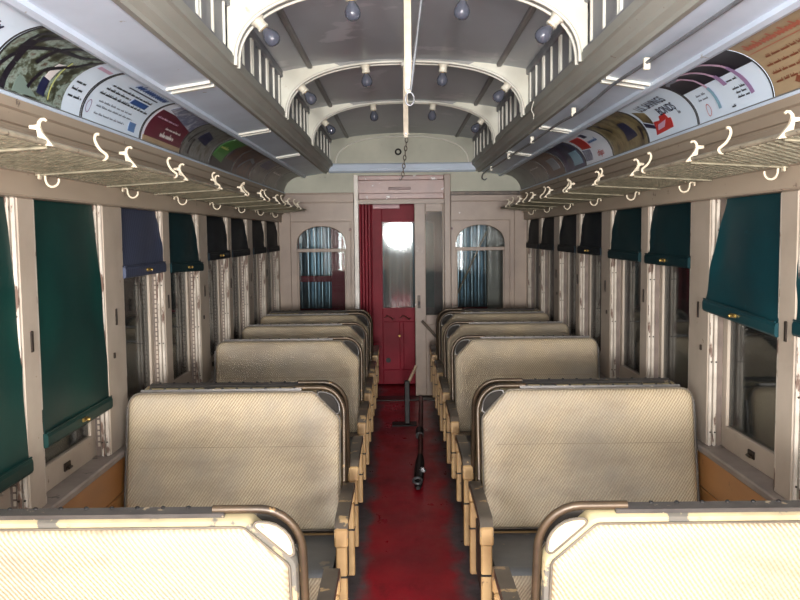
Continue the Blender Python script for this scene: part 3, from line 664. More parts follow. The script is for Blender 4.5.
for i, (yc, tow) in enumerate(rows):
    for side, sx in SIDES:
        key = 'R' if (side == 'right') == bool(tow) else 'L'
        pr = protoR if key == 'R' else protoL
        if key not in first: o = pr; first[key] = 1
        else: o = copy_tree(pr)
        o.location = (sx*0.755, yc, 0); o.rotation_euler = (0, 0, 0 if tow else PI)
        where = {0: 'nearest the camera, top of backrest only', 1: 'second from camera, whole pad in view', 2: 'third from camera, hidden behind the second', 3: 'fourth from camera, facing the camera', 4: 'fifth from camera, thin strip showing', 5: 'sixth from camera, highest thin strip', 6: 'farthest of its row beside the bulkhead'}[i]
        tag(o, 'woven rattan seat left of the aisle, '.replace('left', side)+where, 'seat', 'rattan walkover seats along the aisle')

# ------------------------------------------------------------------ window shades
def shade(side, sx, a, b, zb, mat, label, edge_far=0.0, edge_near=0.0, bulge=0.012, slant=0.0, pull=True, seed=0, top_far=0.03):
    """roller shade hanging in the opening a..b (near..far) down to zb."""
    rnd = random.Random(seed); root = empty('window_shade', (sx*1.262, (a+b)/2, zb))
    zt = Z_HEAD-0.002; X0 = 1.268
    ph = [rnd.uniform(0, 6.28) for _ in range(4)]
    def fn(u, v):
        z = zt+(zb+0.035+slant*(u-0.5)-zt)*v
        wob = 0.010*math.sin(7*v+ph[0])+0.006*math.sin(15*v+ph[1])
        ya = a+0.004-edge_near*v**2+0.006*math.sin(6*v+ph[2])*v*(1-v)*4
        yb = b-0.004-top_far*(1-v)**1.5-wob*(1-v**6)+edge_far*v**4
        y = ya+(yb-ya)*u
        curl = 0.020*max(0, (u-0.82)/0.18)**2*math.sin(PI*v) + bulge*math.sin(PI*min(1, v*1.02))*math.sin(PI*u) 
        x = X0-0.006*v+0.014*(1-v)-0.008*v**6 - curl*0.6+0.003*math.sin(u*9+v*5+ph[3])*v
        return (sx*x, y, z)
    m = MB(); m.sheet(fn, 18, 26); n = len(m.v)
    f0 = list(m.f); m.v += [(x+sx*0.0025, y, z) for x, y, z in m.v[:n]]; m.f += [tuple(i+n for i in f)[::-1] for f in f0]
    W = 19
    border = [i for i in range(W)]+[W*(j+1)-1 for j in range(1, 27)]+[W*26+i for i in range(W-2, -1, -1)]+[W*j for j in range(25, 0, -1)]
    for k in range(len(border)): p, q = border[k], border[(k+1) % len(border)]; m.f.append((p, q, q+n, p+n))
    obj('fabric', m, mat, root, 60)
    p0, p1 = Vector(fn(0, 1)), Vector(fn(1, 1))
    hm = MB(); d = (p1-p0).normalized()
    q = [(-0.008, 0.006), (-0.012, -0.005), (-0.012, -0.034), (-0.007, -0.042), (0.004, -0.042), (0.008, -0.032), (0.008, 0.006)]
    vs = [(p.x+sx*dx, p.y, p.z+dz) for p in (p0-d*0.004, p1+d*0.004) for dx, dz in q]; k = len(q)
    hm.add(vs, [tuple(range(k)), tuple(range(k, 2*k))[::-1]]+[(i, (i+1) % k, k+(i+1) % k, k+i) for i in range(k)])
    hem = obj('hem_bar', hm, mat, root)
    obj('hem_stitch', MB().tube([p0+Vector((-sx*0.009, 0, 0.010)), p1+Vector((-sx*0.009, 0, 0.010))], 0.003, 6), mat, hem, 60)
    if pull:
        c = (p0+p1)/2; pl = obj('pull_clip', MB().box(c.x-sx*0.022, c.x-sx*0.010, c.y-0.022, c.y+0.022, c.z-0.024, c.z-0.008, 0.004), 'brass', root)
        obj('pull_tab', MB().lathe([(0.004, 0), (0.009, 0.006), (0.006, 0.014)], 8, Matrix.Translation((c.x-sx*0.022, c.y, c.z-0.016)) @ Matrix.Rotation(-sx*PI/2, 4, 'Y')), 'brass', pl, 60)
    tag(root, label, 'window shade', 'roller shades in the side windows'); return root
E_ = ends   # near/far limits of the openings: index 0 = 1.21..1.845, 1 = 2.075..2.71, ...
EL_ = ENDS['left']
shade('left', -1, *EL_[1], 0.945, 'shade_green', 'long green shade cut off by the left picture edge', 0.0, 0, 0.016, 0, True, 3, 0.02)
shade('left', -1, *EL_[2], 0.995, 'shade_green', 'long dark green shade pulled nearly to the sill, beside wide left post', 0.01, 0, 0.014, 0.0, True, 5, 0.05)
shade('left', -1, *EL_[3], 1.525, 'shade_blue', 'blue pleated-looking shade, the only blue one', 0, 0, 0.006, 0, True, 8, 0.02)
shade('left', -1, *EL_[4], 1.505, 'shade_deep', 'short dark teal shade flaring at the bottom, just past the blue shade', 0.05, 0, 0.02, -0.02, True, 11, 0.06)
for i, k in enumerate((5, 6, 7, 8)):
    shade('left', -1, *EL_[k], 1.55, 'shade_dark', 'short dark shade in left windows, %s from the bulkhead' % ORD[3-i].replace('first', 'nearest'), 0.02, 0, 0.012, 0, k == 5, 20+k, 0.03)
shade('right', 1, *E_[1], 1.36, 'shade_teal', 'teal shade almost outside the right picture edge', 0.0, 0, 0.012, 0, True, 32, 0.02)
shade('right', 1, *E_[2], 1.355, 'shade_teal', 'half-lowered teal shade with brass pull at the right picture edge', 0.035, 0, 0.022, 0.03, True, 31, 0.10)
shade('right', 1, *E_[3], 1.54, 'shade_deep', 'short teal shade second from the right edge, past the wide post', 0.02, 0, 0.012, 0, True, 33, 0.03)
shade('right', 1, *E_[4], 1.545, 'shade_deep', 'short teal shade third from the right edge of the photo', 0.03, 0, 0.012, 0, False, 34, 0.04)
for i, k in enumerate((5, 6, 7, 8)):
    shade('right', 1, *E_[k], 1.555, 'shade_dark', 'short dark shade in right windows, %s from the bulkhead' % ORD[3-i].replace('first', 'nearest'), 0.02, 0, 0.012, 0, k == 5, 40+k, 0.03)

# ------------------------------------------------------------------ luggage racks and hooks
RX, RZ = 0.905, 1.932
hookA = {}; hookS = {}; hookJ = {}
def curve_pts(pts, n=5):
    out = []
    P_ = [Vector(p) for p in pts]; P_ = [2*P_[0]-P_[1]]+P_+[2*P_[-1]-P_[-2]]
    for i in range(1, len(P_)-2):
        a, b, c, d = P_[i-1:i+3]
        for k in range(n):
            t = k/n; out.append(0.5*((2*b)+(-a+c)*t+(2*a-5*b+4*c-d)*t*t+(-a+3*b-3*c+d)*t**3))
    return out+[P_[-2]]
for side, sx in SIDES:
    ya, yb = 0.3, 7.72
    rack = empty('luggage_rack', (sx*1.06, (ya+yb)/2, RZ-0.02))
    tag(rack, 'wire mesh luggage rack running above the %s-hand windows' % side, 'luggage rack', 'luggage racks')
    Rk = lambda nm, mb, mat, sm=60: obj(nm, mb, mat, rack, sm)
    Rk('front_rail', MB().tube([(sx*RX, ya, RZ), (sx*RX, yb, RZ)], 0.0075, 8), 'rail_metal')
    Rk('rear_rail', MB().tube([(sx*1.200, ya, RZ-0.02), (sx*1.200, yb, RZ-0.02)], 0.008, 8), 'rail_metal')
    Rk('end_bar', MB().tube([(sx*RX, yb, RZ), (sx*1.0, yb+0.10, RZ-0.006), (sx*1.20, yb+0.14, RZ-0.02)], 0.009, 8), 'rail_metal')
    m = MB(); W_ = 1.200-RX; stp = 0.046; y = ya
    def wire(p, q, r=0.0031):
        p, q = Vector(p), Vector(q); d = (q-p).normalized(); a = d.cross(Vector((0, 0, 1))).normalized()*r; b = Vector((0, 0, r))
        m.add([p+a, p-a*0.5+b*0.87, p-a*0.5-b*0.87, q+a, q-a*0.5+b*0.87, q-a*0.5-b*0.87], [(0, 1, 4, 3), (1, 2, 5, 4), (2, 0, 3, 5)])
    while y < yb-0.30:
        wire((sx*RX, y, RZ-0.006), (sx*1.20, y+0.30, RZ-0.024)); wire((sx*1.20, y, RZ-0.022), (sx*RX, y+0.30, RZ-0.004)); y += stp
    for k in range(1, 7): wire((sx*(RX+W_*k/7), ya, RZ-0.004-0.018*k/7), (sx*(RX+W_*k/7), yb, RZ-0.004-0.018*k/7), 0.0016)
    tag(Rk('wire_mesh', m, 'wire', 0), kind='stuff')
    # fin brackets: arm under the mesh, fin and horn above the rail
    me_arm = MB().tube([(sx*(RX-0.004), 0, RZ-0.012), (sx*1.215, 0, RZ-0.030)], 0.0042, 6).mesh('bracket_arm')
    fin = [(RX-0.022, RZ-0.010), (RX+0.014, RZ-0.006), (RX+0.018, RZ+0.030), (RX+0.036, RZ+0.033), (RX+0.036, RZ+0.041), (RX+0.018, RZ+0.042), (RX+0.012, RZ+0.042), (RX+0.006, RZ+0.025)]
    mf = MB().prism([(sx*x, z) for x, z in fin], 'y', -0.006, 0.006)
    mf.tube([Vector((sx*x, 0, z)) for x, z in [(RX+0.015, RZ+0.038), (RX+0.014, RZ+0.048), (RX+0.008, RZ+0.055), (RX+0.000, RZ+0.056), (RX-0.005, RZ+0.051)]], [0.005, 0.0048, 0.0044, 0.004, 0.003], 8)
    me_fin = mf.mesh('rack_bracket')
    y = 0.75
    while y < yb:
        b_ = link('rack_bracket', me_fin, 'hook', rack); b_.location = (0, y, 0)
        a_ = link('bracket_arm', me_arm, 'wire', b_)
        y += 0.655
    s_pts = [(RX+0.002, RZ-0.006), (RX-0.008, RZ-0.004), (RX-0.011, RZ+0.006), (RX-0.002, RZ+0.014), (RX+0.011, RZ+0.026), (RX+0.020, RZ+0.042), (RX+0.023, RZ+0.056), (RX+0.018, RZ+0.067), (RX+0.009, RZ+0.066)]
    me_s = MB().tube([(sx*p.x, 0, p.y) for p in curve_pts([Vector((a, b)) for a, b in s_pts], 3)], 0.0048, 8).mesh('scroll_hook', 60)
    y = 0.92
    while y < yb:
        b_ = link('scroll_hook', me_s, 'hook', rack); b_.location = (0, y, 0); y += 0.77
    j_pts = [(1.206, 1.906), (1.192, 1.905), (1.186, 1.897), (1.185, 1.884), (1.178, 1.870), (1.165, 1.864), (1.151, 1.868), (1.143, 1.879), (1.142, 1.890)]
    mj = MB().tube([(sx*p.x, 0, p.y) for p in curve_pts([Vector((a, b)) for a, b in j_pts], 3)], 0.0042, 8)
    me_j = mj.mesh('hook_arm', 60)
    me_b = MB().box(sx*1.200, sx*1.208, -0.012, 0.012, 1.888, 1.916, 0.003).mesh('hook_plate')
    n = 0
    for y, wd in POSTS[1:]:
        r_ = empty('coat_hook', (sx*1.20, y-0.06, 1.89), world=False)
        a_ = link('hook_arm', me_j, 'hook', r_); a_.location = (-sx*1.20, 0, -1.89)
        b_ = link('hook_plate', me_b, 'hook', r_); b_.location = (-sx*1.20, 0, -1.89)
        tag(r_, 'cream coat hook below the %s luggage rack, %s from the camera' % (side, ORD[n]), 'coat hook', 'coat hooks under the racks'); n += 1

# ------------------------------------------------------------------ advertising cards in the cove
class Card:
    def __init__(s, side, y0, y1, base, label, border=True, mat2=None):
        s.sx = -1 if side == 'left' else 1; s.side = side; s.y0, s.y1 = y0+0.003, y1-0.003
        s.root = obj('advertising_card', s.sheetmb(0, 1, 0, 1, 0.004, 0.0015, 12, 16), base, None, 60)
        tag(s.root, label, 'advertisement', 'curved advertising cards above the racks')
        if border:
            for a in (0.0, 0.988): obj('dark_edge', s.sheetmb(a, a+0.012, 0, 1, 0.006, 0.0015, 1, 16), 'card_edge', s.root, 60)
    def pt(s, a, b, off=0.0):
        y = s.y0+a*(s.y1-s.y0) if s.sx < 0 else s.y1-a*(s.y1-s.y0)
        th = math.radians(4+84*b); ra, rb = 0.197-off, 0.170-off
        return Vector((s.sx*(1.0+ra*math.cos(th)), y, 2.124+rb*math.sin(th)))
    def sheetmb(s, a0, a1, b0, b1, off, th, nu, nv, fn=None):
        m = MB(); g = fn or (lambda u, v: (a0+(a1-a0)*u, b0+(b1-b0)*v))
        for o in (off, off-th): m.sheet(lambda u, v, o=o: s.pt(*g(u, v), o), nu, nv)
        n = (nu+1)*(nv+1); W = nu+1
        border = list(range(W))+[W*(j+1)-1 for j in range(1, nv+1)]+[W*nv+i for i in range(W-2, -1, -1)]+[W*j for j in range(nv-1, 0, -1)]
        for k in range(len(border)): p, q = border[k], border[(k+1) % len(border)]; m.f.append((p, q, q+n, p+n))
        return m
    def rect(s, a0, a1, b0, b1, mat, name='print_block', off=0.0055):
        return obj(name, s.sheetmb(a0, a1, b0, b1, off, 0.0012, 8, 10), mat, s.root, 60)
    def quad(s, p, mat, name='print_block', off=0.0062, nv=8):
        f = lambda u, v: tuple((p[0][i]*(1-u)+p[1][i]*u)*(1-v)+(p[3][i]*(1-u)+p[2][i]*u)*v for i in (0, 1))
        return obj(name, s.sheetmb(0, 0, 0, 0, off, 0.0012, 8, nv, f), mat, s.root, 60)
    def strokes(s, lines, mat, name='printed_strokes', off=0.0075):
        m = MB()
        for pts, w_ in lines:
            for (a0, b0), (a1, b1) in zip(pts[:-1], pts[1:]):
                dx, dy = (a1-a0)*0.69, (b1-b0)*0.33; L = math.hypot(dx, dy) or 1; nx, ny = -dy/L*w_/2/0.69, dx/L*w_/2/0.33
                k = max(1, int(L/0.03))
                vs = []
                for i in range(k+1):
                    t = i/k; a, b = a0+(a1-a0)*t, b0+(b1-b0)*t
                    vs += [s.pt(a-nx, b-ny, off), s.pt(a+nx, b+ny, off)]
                m.add(vs, [(2*i, 2*i+2, 2*i+3, 2*i+1) for i in range(k)])
        return obj(name, m, mat, s.root)
    def scribble(s, a0, b, length, hgt, mat, seed=0, word=(0.04, 0.09), slant=0.0, name='small_print'):
        """a line of print too small to read: words as rows of short upright marks"""
        r = random.Random(seed); L = []; a = a0
        while a < a0+length:
            e = min(a0+length, a+r.uniform(*word)); x = a
            while x < e:
                hh = hgt*r.choice((0.6, 0.62, 1.0, 0.6)); L.append(([(x, b), (x+slant, b+hh)], hgt*0.33*0.30)); x += hgt*0.33*0.55/0.69
            L.append(([(a, b+hgt*0.3), (e, b+hgt*0.3)], hgt*0.33*0.35)); a = e+0.018
        return s.strokes(L, mat, name)
    def text(s, body, a, b, size, mat, bold=0.0, sx=1.0, shear=0.0):
        cu = bpy.data.curves.new('lettering', 'FONT'); cu.body = body; cu.size = 1; cu.offset = bold; cu.shear = shear; cu.resolution_u = 3
        to = bpy.data.objects.new('lettering', cu); COL.objects.link(to); bpy.context.view_layer.update()
        me = bpy.data.meshes.new_from_object(to.evaluated_get(bpy.context.evaluated_depsgraph_get())); bpy.data.objects.remove(to); bpy.data.curves.remove(cu)
        me.name = 'lettering'; me.materials.clear()
        for v in me.vertices: v.co = s.pt(a+v.co.x*size*sx/0.69, b+v.co.y*size/0.33, 0.0078)
        return tag(link('lettering', me, mat, s.root), kind='stuff')
LY = [1.70, 2.38, 3.06, 3.75, 4.43, 5.11, 5.80, 6.48, 7.17, 7.85]
# left 1: pale card with yellow and purple dots
def disc(c, a, b, r, mat):
    m = MB(); n = 18; m.add([c.pt(a, b, 0.0075)]+[c.pt(a+r*math.cos(2*PI*k/n)/0.69, b+r*math.sin(2*PI*k/n)/0.33, 0.0075) for k in range(n)], [(0, 1+k, 1+(k+1) % n) for k in range(n)])
    return obj('printed_dot', m, mat, c.root)
c = Card('left', LY[0], LY[1], 'card_white', 'pale blue card with purple and yellow dots, cut by the left edge')
disc(c, 0.55, 0.80, 0.055, 'ink_yellow'); disc(c, 0.55, 0.50, 0.05, 'ink_purple'); c.scribble(0.62, 0.60, 0.24, 0.11, 'ink_navy', 3, (0.1, 0.2), 0.01)
c = Card('left', LY[1], LY[2], 'card_white', 'card with a woodland photograph and a white strip of print')
c.rect(0.012, 0.74, 0, 1, 'print_forest', 'forest_photograph')
c.strokes([([(0.10, 0.0), (0.14, 0.35), (0.12, 0.7), (0.2, 1.0)], 0.035), ([(0.30, 0.45), (0.34, 0.75), (0.45, 1.0)], 0.028), ([(0.12, 0.55), (0.3, 0.72), (0.56, 0.80), (0.70, 1.0)], 0.022), ([(0.02, 0.2), (0.10, 0.45), (0.07, 0.8), (0.10, 1.0)], 0.020), ([(0.34, 0.12), (0.42, 0.42), (0.62, 0.62), (0.72, 0.9)], 0.02)], 'card_dark', 'tree_trunks')
c.quad([(0.20, 0.01), (0.46, 0.03), (0.34, 0.16), (0.24, 0.24)], 'pond', 'pale_pond', 0.0064); c.quad([(0.46, 0.33), (0.53, 0.30), (0.55, 0.58), (0.48, 0.56)], 'ink_white', 'pale_figure'); c.strokes([([(0.57, 0.06), (0.56, 0.66)], 0.008)], 'ink_yellow', 'yellow_pole'); c.quad([(0.44, 0.10), (0.53, 0.08), (0.53, 0.31), (0.45, 0.33)], 'ink_navy', 'dark_figure')
for i, (b, l) in enumerate(((0.44, 0.11), (0.33, 0.13), (0.22, 0.17))): c.scribble(0.78, b, l, 0.055, 'ink_black', 11+i)
c.strokes([([(0.77, 0.80), (0.95, 0.80)], 0.02)], 'ink_pink', 'pink_mark')
c = Card('left', LY[2], LY[3], 'card_white', 'pale blue card with underlined dark blue italic heading')
c.scribble(0.34, 0.80, 0.56, 0.155, 'ink_blue', 21, (0.10, 0.2), 0.022, 'blue_heading'); c.strokes([([(0.30, 0.745), (0.84, 0.745)], 0.008)], 'ink_navy', 'heading_rule')
for i, (a, b, l) in enumerate(((0.14, 0.63, 0.70), (0.12, 0.54, 0.40), (0.10, 0.44, 0.82), (0.16, 0.32, 0.55), (0.16, 0.24, 0.6), (0.16, 0.12, 0.5))): c.scribble(a, b, l, 0.055 if i < 3 else 0.04, 'ink_black' if i < 3 else 'ink_grey', 31+i)
c.rect(0.56, 0.84, 0.50, 0.60, 'ink_blue', 'blue_bar'); c.strokes([([(0.06+0.03*math.cos(t*PI/6), 0.20+0.10*math.sin(t*PI/6)) for t in range(13)], 0.005)], 'ink_mauve', 'round_seal'); c.rect(0.76, 0.88, 0.06, 0.22, 'ink_blue2', 'corner_emblem')
c = Card('left', LY[3], LY[4], 'card_white2', 'maroon card with a pale picture band across its top')
c.rect(0.07, 0.985, 0.10, 0.68, 'card_maroon', 'maroon_field'); c.quad([(0.16, 0.74), (0.985, 0.50), (0.985, 1.0), (0.16, 1.0)], 'print_car', 'picture_band', 0.0064)
c.rect(0.05, 0.985, 0.0, 0.10, 'card_tan', 'tan_footer'); c.scribble(0.12, 0.50, 0.5, 0.05, 'ink_pink', 41); c.scribble(0.45, 0.34, 0.40, 0.06, 'ink_white', 42); c.scribble(0.40, 0.17, 0.34, 0.12, 'ink_white', 43, (0.12, 0.2))
c = Card('left', LY[4], LY[5], 'print_street', 'grey street-scene picture card after the maroon card')
c.quad([(0.30, 0.45), (0.66, 0.36), (0.66, 0.62), (0.34, 0.72)], 'ink_navy', 'dark_vehicle'); c.strokes([([(0.22, 0.05), (0.24, 0.42)], 0.03), ([(0.12, 0.3), (0.2, 0.75)], 0.02), ([(0.45, 0.96), (0.7, 0.96)], 0.025)], 'card_dark', 'dark_figures')
c = Card('left', LY[5], LY[6], 'card_dark', 'dark card with a bright green foliage patch')
c.quad([(0.03, 0.25), (0.45, 0.15), (0.60, 0.95), (0.08, 0.98)], 'card_green', 'green_patch'); c.rect(0.55, 0.98, 0.3, 0.95, 'print_rust', 'rust_picture'); c.scribble(0.1, 0.5, 0.3, 0.1, 'ink_yellow', 51)
c = Card('left', LY[6], LY[7], 'print_rust', 'dim rust and violet picture card past the green one')
c.strokes([([(0.2, 0.2), (0.5, 0.6), (0.8, 0.5)], 0.03)], 'ink_grey', 'pale_streak')
c = Card('left', LY[7], LY[8], 'print_grey', 'dim grey card next to last on the left')
c.rect(0.2, 0.8, 0.5, 0.85, 'print_blue', 'dark_band')
c = Card('left', LY[8], LY[9], 'print_grey', 'last dim card on the left before the bulkhead'); c.scribble(0.2, 0.5, 0.6, 0.1, 'ink_white', 61)
RY = [2.09, 2.77, 3.46, 4.14, 4.82, 5.51, 6.19, 6.87, 7.56]
c = Card('right', RY[0], RY[1], 'card_tan', 'tan card with red heading and brown print at the right edge', False)
c.scribble(0.08, 0.72, 0.70, 0.13, 'ink_rust', 71, (0.12, 0.24), 0, 'red_heading'); c.strokes([([(0.04, 0.66), (0.9, 0.66)], 0.004)], 'ink_rust', 'heading_rule')
for i, b in enumerate((0.52, 0.40, 0.28, 0.16)): c.scribble(0.06 if i else 0.12, b, 0.80-0.08*i, 0.05, 'ink_brown', 72+i)
c.quad([(0.22, 0.10), (0.26, 0.06), (0.30, 0.12), (0.25, 0.17)], 'ink_brown', 'small_emblem')
c = Card('right', RY[1], RY[2], 'card_white', 'black and white card with three pale ribbon shapes')
c.rect(0.012, 0.988, 0.56, 1.0, 'card_dark', 'black_field')
c.strokes([([(0.20, 0.90), (0.28, 0.86), (0.34, 0.70), (0.36, 0.45), (0.36, 0.12)], 0.020), ([(0.36, 0.96), (0.46, 0.88), (0.52, 0.74), (0.56, 0.58)], 0.022), ([(0.52, 1.0), (0.66, 0.92), (0.74, 0.72), (0.78, 0.45), (0.80, 0.16)], 0.022)], 'ink_pink', 'pale_ribbons')
c.strokes([([(0.36, 0.50), (0.365, 0.12)], 0.028)], 'ink_teal', 'blue_ribbon_end', 0.0085); c.strokes([([(0.56, 0.62), (0.565, 0.42)], 0.036)], 'ink_mauve', 'violet_ribbon_end', 0.0085); c.strokes([([(0.755, 0.66), (0.80, 0.16)], 0.03)], 'ink_mauve', 'violet_ribbon_tail', 0.0085)
c.strokes([([(0.05, 0.84), (0.12, 0.90), (0.20, 0.88), (0.30, 0.94), (0.40, 0.97), (0.52, 0.98)], 0.02)], 'ink_grey', 'grey_branch')
for i, (a, b, l) in enumerate(((0.14, 0.42, 0.14), (0.13, 0.34, 0.14), (0.60, 0.44, 0.12), (0.60, 0.30, 0.15), (0.62, 0.23, 0.12), (0.62, 0.16, 0.14), (0.52, 0.06, 0.06))): c.scribble(a, b, l, 0.045, 'ink_grey' if i < 2 else 'ink_black', 81+i)
c.strokes([([(0.20+0.03*math.cos(t*PI/6), 0.16+0.10*math.sin(t*PI/6)) for t in range(13)], 0.004)], 'ink_red', 'red_oval')
c = Card('right', RY[2], RY[3], 'card_white', 'white card lettered U.S. SAVINGS BONDS with a red shape')
c.text('U.S. SAVINGS', 0.22, 0.62, 0.076, 'ink_navy', 0.018, 0.86); c.text('BONDS', 0.46, 0.40, 0.076, 'ink_navy', 0.018, 0.86)
c.quad([(0.20, 0.08), (0.56, 0.12), (0.58, 0.30), (0.24, 0.34)], 'ink_red', 'red_banner'); c.quad([(0.36, 0.30), (0.54, 0.26), (0.52, 0.42), (0.40, 0.40)], 'ink_red', 'red_peak'); c.quad([(0.26, 0.16), (0.40, 0.18), (0.48, 0.30), (0.30, 0.26)], 'ink_pink', 'pale_flash', 0.0072)
c.quad([(0.06, 0.42), (0.22, 0.30), (0.24, 0.58), (0.08, 0.70)], 'print_map', 'brown_figure'); c.quad([(0.04, 0.30), (0.22, 0.20), (0.22, 0.28), (0.04, 0.40)], 'ink_navy', 'navy_sash'); c.scribble(0.76, 0.30, 0.04, 0.09, 'ink_grey', 92)
c = Card('right', RY[3], RY[4], 'print_map', 'olive and brown picture card beyond the savings card')
c.quad([(0.50, 0.18), (0.78, 0.22), (0.72, 0.60), (0.56, 0.62)], 'ink_navy', 'dark_figure'); c.strokes([([(0.9, 0.1), (0.92, 0.4)], 0.03), ([(0.2, 0.8), (0.3, 0.5)], 0.03)], 'card_dark', 'dark_marks')['kind'] = 'stuff'
c = Card('right', RY[4], RY[5], 'card_white2', 'pale card with small red lettering at its lower corner')
c.text('chips', 0.52, 0.12, 0.075, 'ink_red', 0.01, 1.0, 0.2); c.quad([(0.10, 0.42), (0.42, 0.38), (0.46, 0.80), (0.12, 0.82)], 'ink_red', 'red_blotch'); c.quad([(0.02, 0.1), (0.3, 0.08), (0.34, 0.36), (0.06, 0.4)], 'print_car', 'grey_picture'); c.scribble(0.50, 0.50, 0.30, 0.12, 'ink_blue2', 95); c.quad([(0.54, 0.68), (0.66, 0.68), (0.66, 0.84), (0.54, 0.84)], 'ink_navy', 'navy_mark')
c = Card('right', RY[5], RY[6], 'print_blue', 'dark blue picture card fourth from the bulkhead on the right')
c.quad([(0.5, 0.1), (0.9, 0.1), (0.86, 0.5), (0.55, 0.5)], 'ink_teal', 'pale_teal_patch'); c.strokes([([(0.1, 0.2), (0.5, 0.9)], 0.03)], 'ink_purple', 'violet_streak')
c = Card('right', RY[6], RY[7], 'print_rust', 'dim violet and rust card beyond the dark blue card')
c.quad([(0.4, 0.2), (0.8, 0.2), (0.8, 0.6), (0.4, 0.6)], 'ink_grey', 'pale_block')
c = Card('right', RY[7], RY[8], 'print_grey', 'last dim grey card on the right before the bulkhead'); c.scribble(0.2, 0.5, 0.6, 0.1, 'ink_white', 97)

# ------------------------------------------------------------------ light bulbs on the roof arches
bulb_prof = [(0.013, 0.0), (0.014, 0.008), (0.019, 0.018), (0.027, 0.030), (0.0325, 0.046), (0.033, 0.056), (0.030, 0.070), (0.021, 0.081), (0.008, 0.086)]
sock_prof = [(0.030, -0.052), (0.032, -0.040), (0.024, -0.030), (0.021, -0.010), (0.024, -0.006), (0.024, 0.004), (0.017, 0.006)]
me_bulb = MB().lathe(bulb_prof, 18).mesh('glass_bulb', 180); me_sock = MB().lathe(sock_prof, 16).mesh('socket', 40); me_cap = MB().lathe([(0.0145, -0.004), (0.0145, 0.012)], 12).mesh('screw_cap', 40)
def place_bulb(ay, xb, label):
    # find arch point with this x and the inward normal there
    best = min((abs(arch_pt(i/400)[0]-xb), i) for i in range(401))[1]
    x, z = arch_pt(best/400); x2, z2 = arch_pt(min(400, best+2)/400); x1, z1 = arch_pt(max(0, best-2)/400)
    t = Vector((x2-x1, 0, z2-z1)).normalized(); nrm = Vector((t.z, 0, -t.x))
    if nrm.z > 0: nrm = -nrm
    if abs(xb) > 0.4: nrm = (nrm*0.55+Vector((-math.copysign(0.45, xb), 0.0, -0.55))).normalized()
    root = empty('light_bulb', (x, ay, z), world=False); root.rotation_euler = nrm.to_track_quat('Z', 'Y').to_euler()
    for nm, me, mt in (('socket', me_sock, 'porcelain'), ('screw_cap', me_cap, 'brass'), ('glass_bulb', me_bulb, 'bulb')):
        o = link(nm, me, mt, root); o.location = (0, 0, 0.052)
    tag(root, label, 'light bulb', 'bare bulbs on the ceiling arches')
for k, ay in enumerate(ARCH_Y[2:]):
    an = ('nearest', 'middle', 'farthest')[k]
    for xb, pos in ((-0.615, 'far left'), (-0.23, 'centre left'), (0.23, 'centre right'), (0.615, 'far right')):
        place_bulb(ay, xb, 'unlit grey bulb at the %s of the %s ceiling arch' % (pos, an))

# ------------------------------------------------------------------ hanging straps, ring, chain
for k, (ay, nm) in enumerate(((3.40, 'nearer'), (4.93, 'farther'))):
    zt, zb = 2.70, 2.262
    r_ = empty('strap_hanger', (0, ay, zt)); x_ = 0.0 if k == 0 else 0.005
    obj('flat_bar', MB().prism([(x_-0.014, zt), (x_-0.014, zb+0.02), (x_-0.009, zb), (x_+0.009, zb), (x_+0.014, zb+0.02), (x_+0.014, zt)], 'y', ay-0.004, ay+0.004), 'hook', r_)
    obj('top_bracket', MB().box(x_-0.024, x_+0.024, ay-0.012, ay+0.05, zt-0.03, zt-0.002, 0.004), 'arch', r_)
    obj('rivet', MB().lathe([(0.008, 0), (0.006, 0.005)], 10, Matrix.Translation((x_, ay-0.004, zb+0.022)) @ Matrix.Rotation(PI/2, 4, 'X')), 'steel', r_)
    if k == 0:
        obj('ring', MB().tube([(x_+0.006+0.017*math.cos(a*PI/10), ay-0.002, zb-0.022+0.026*math.sin(a*PI/10)) for a in range(20)], 0.0038, 8, closed=True), 'steel', r_, 60)
        obj('brace_rod', MB().tube([(x_+0.010, ay, zb+0.01), (x_+0.060, ay-0.06, zt-0.04)], 0.0055, 8), 'cable', r_, 60)
        f_ = obj('brace_fitting', MB().lathe([(0.012, -0.03), (0.016, -0.01), (0.022, 0.01), (0.022, 0.03)], 12, Matrix.Translation((x_+0.063, ay-0.063, zt-0.035))), 'porcelain', r_, 40)
    tag(r_, 'cream flat bar hanging from the ceiling, the %s one %s' % (nm, 'with a ring' if k == 0 else 'holding a chain'), 'hanger', 'hangers on the roof centreline')
ch = empty('hanging_chain', (0.005, 4.93, 2.25)); z = 2.262; x = 0.008
for i in range(9):
    ln = 0.030 if i != 3 else 0.036; hw = 0.008 if i != 3 else 0.014; c_ = Vector((x, 4.93, z-ln/2))
    pts = [(hw*math.cos(a*PI/7), (ln/2)*math.sin(a*PI/7)) for a in range(14)]
    obj('chain_link', MB().tube([(c_.x+(p if i % 2 == 0 else 0), c_.y+(0 if i % 2 == 0 else p), c_.z+q) for p, q in pts], 0.003, 6, closed=True), 'chain', ch, 60)
    z -= ln-0.006; x -= 0.003
obj('chain_hook', MB().tube([(x, 4.93, z), (x-0.004, 4.93, z-0.018), (x-0.012, 4.93, z-0.026), (x-0.018, 4.93, z-0.016)], 0.003, 6), 'chain', ch, 60)
tag(ch, 'short dark chain dangling from the farther hanging bar', 'chain')

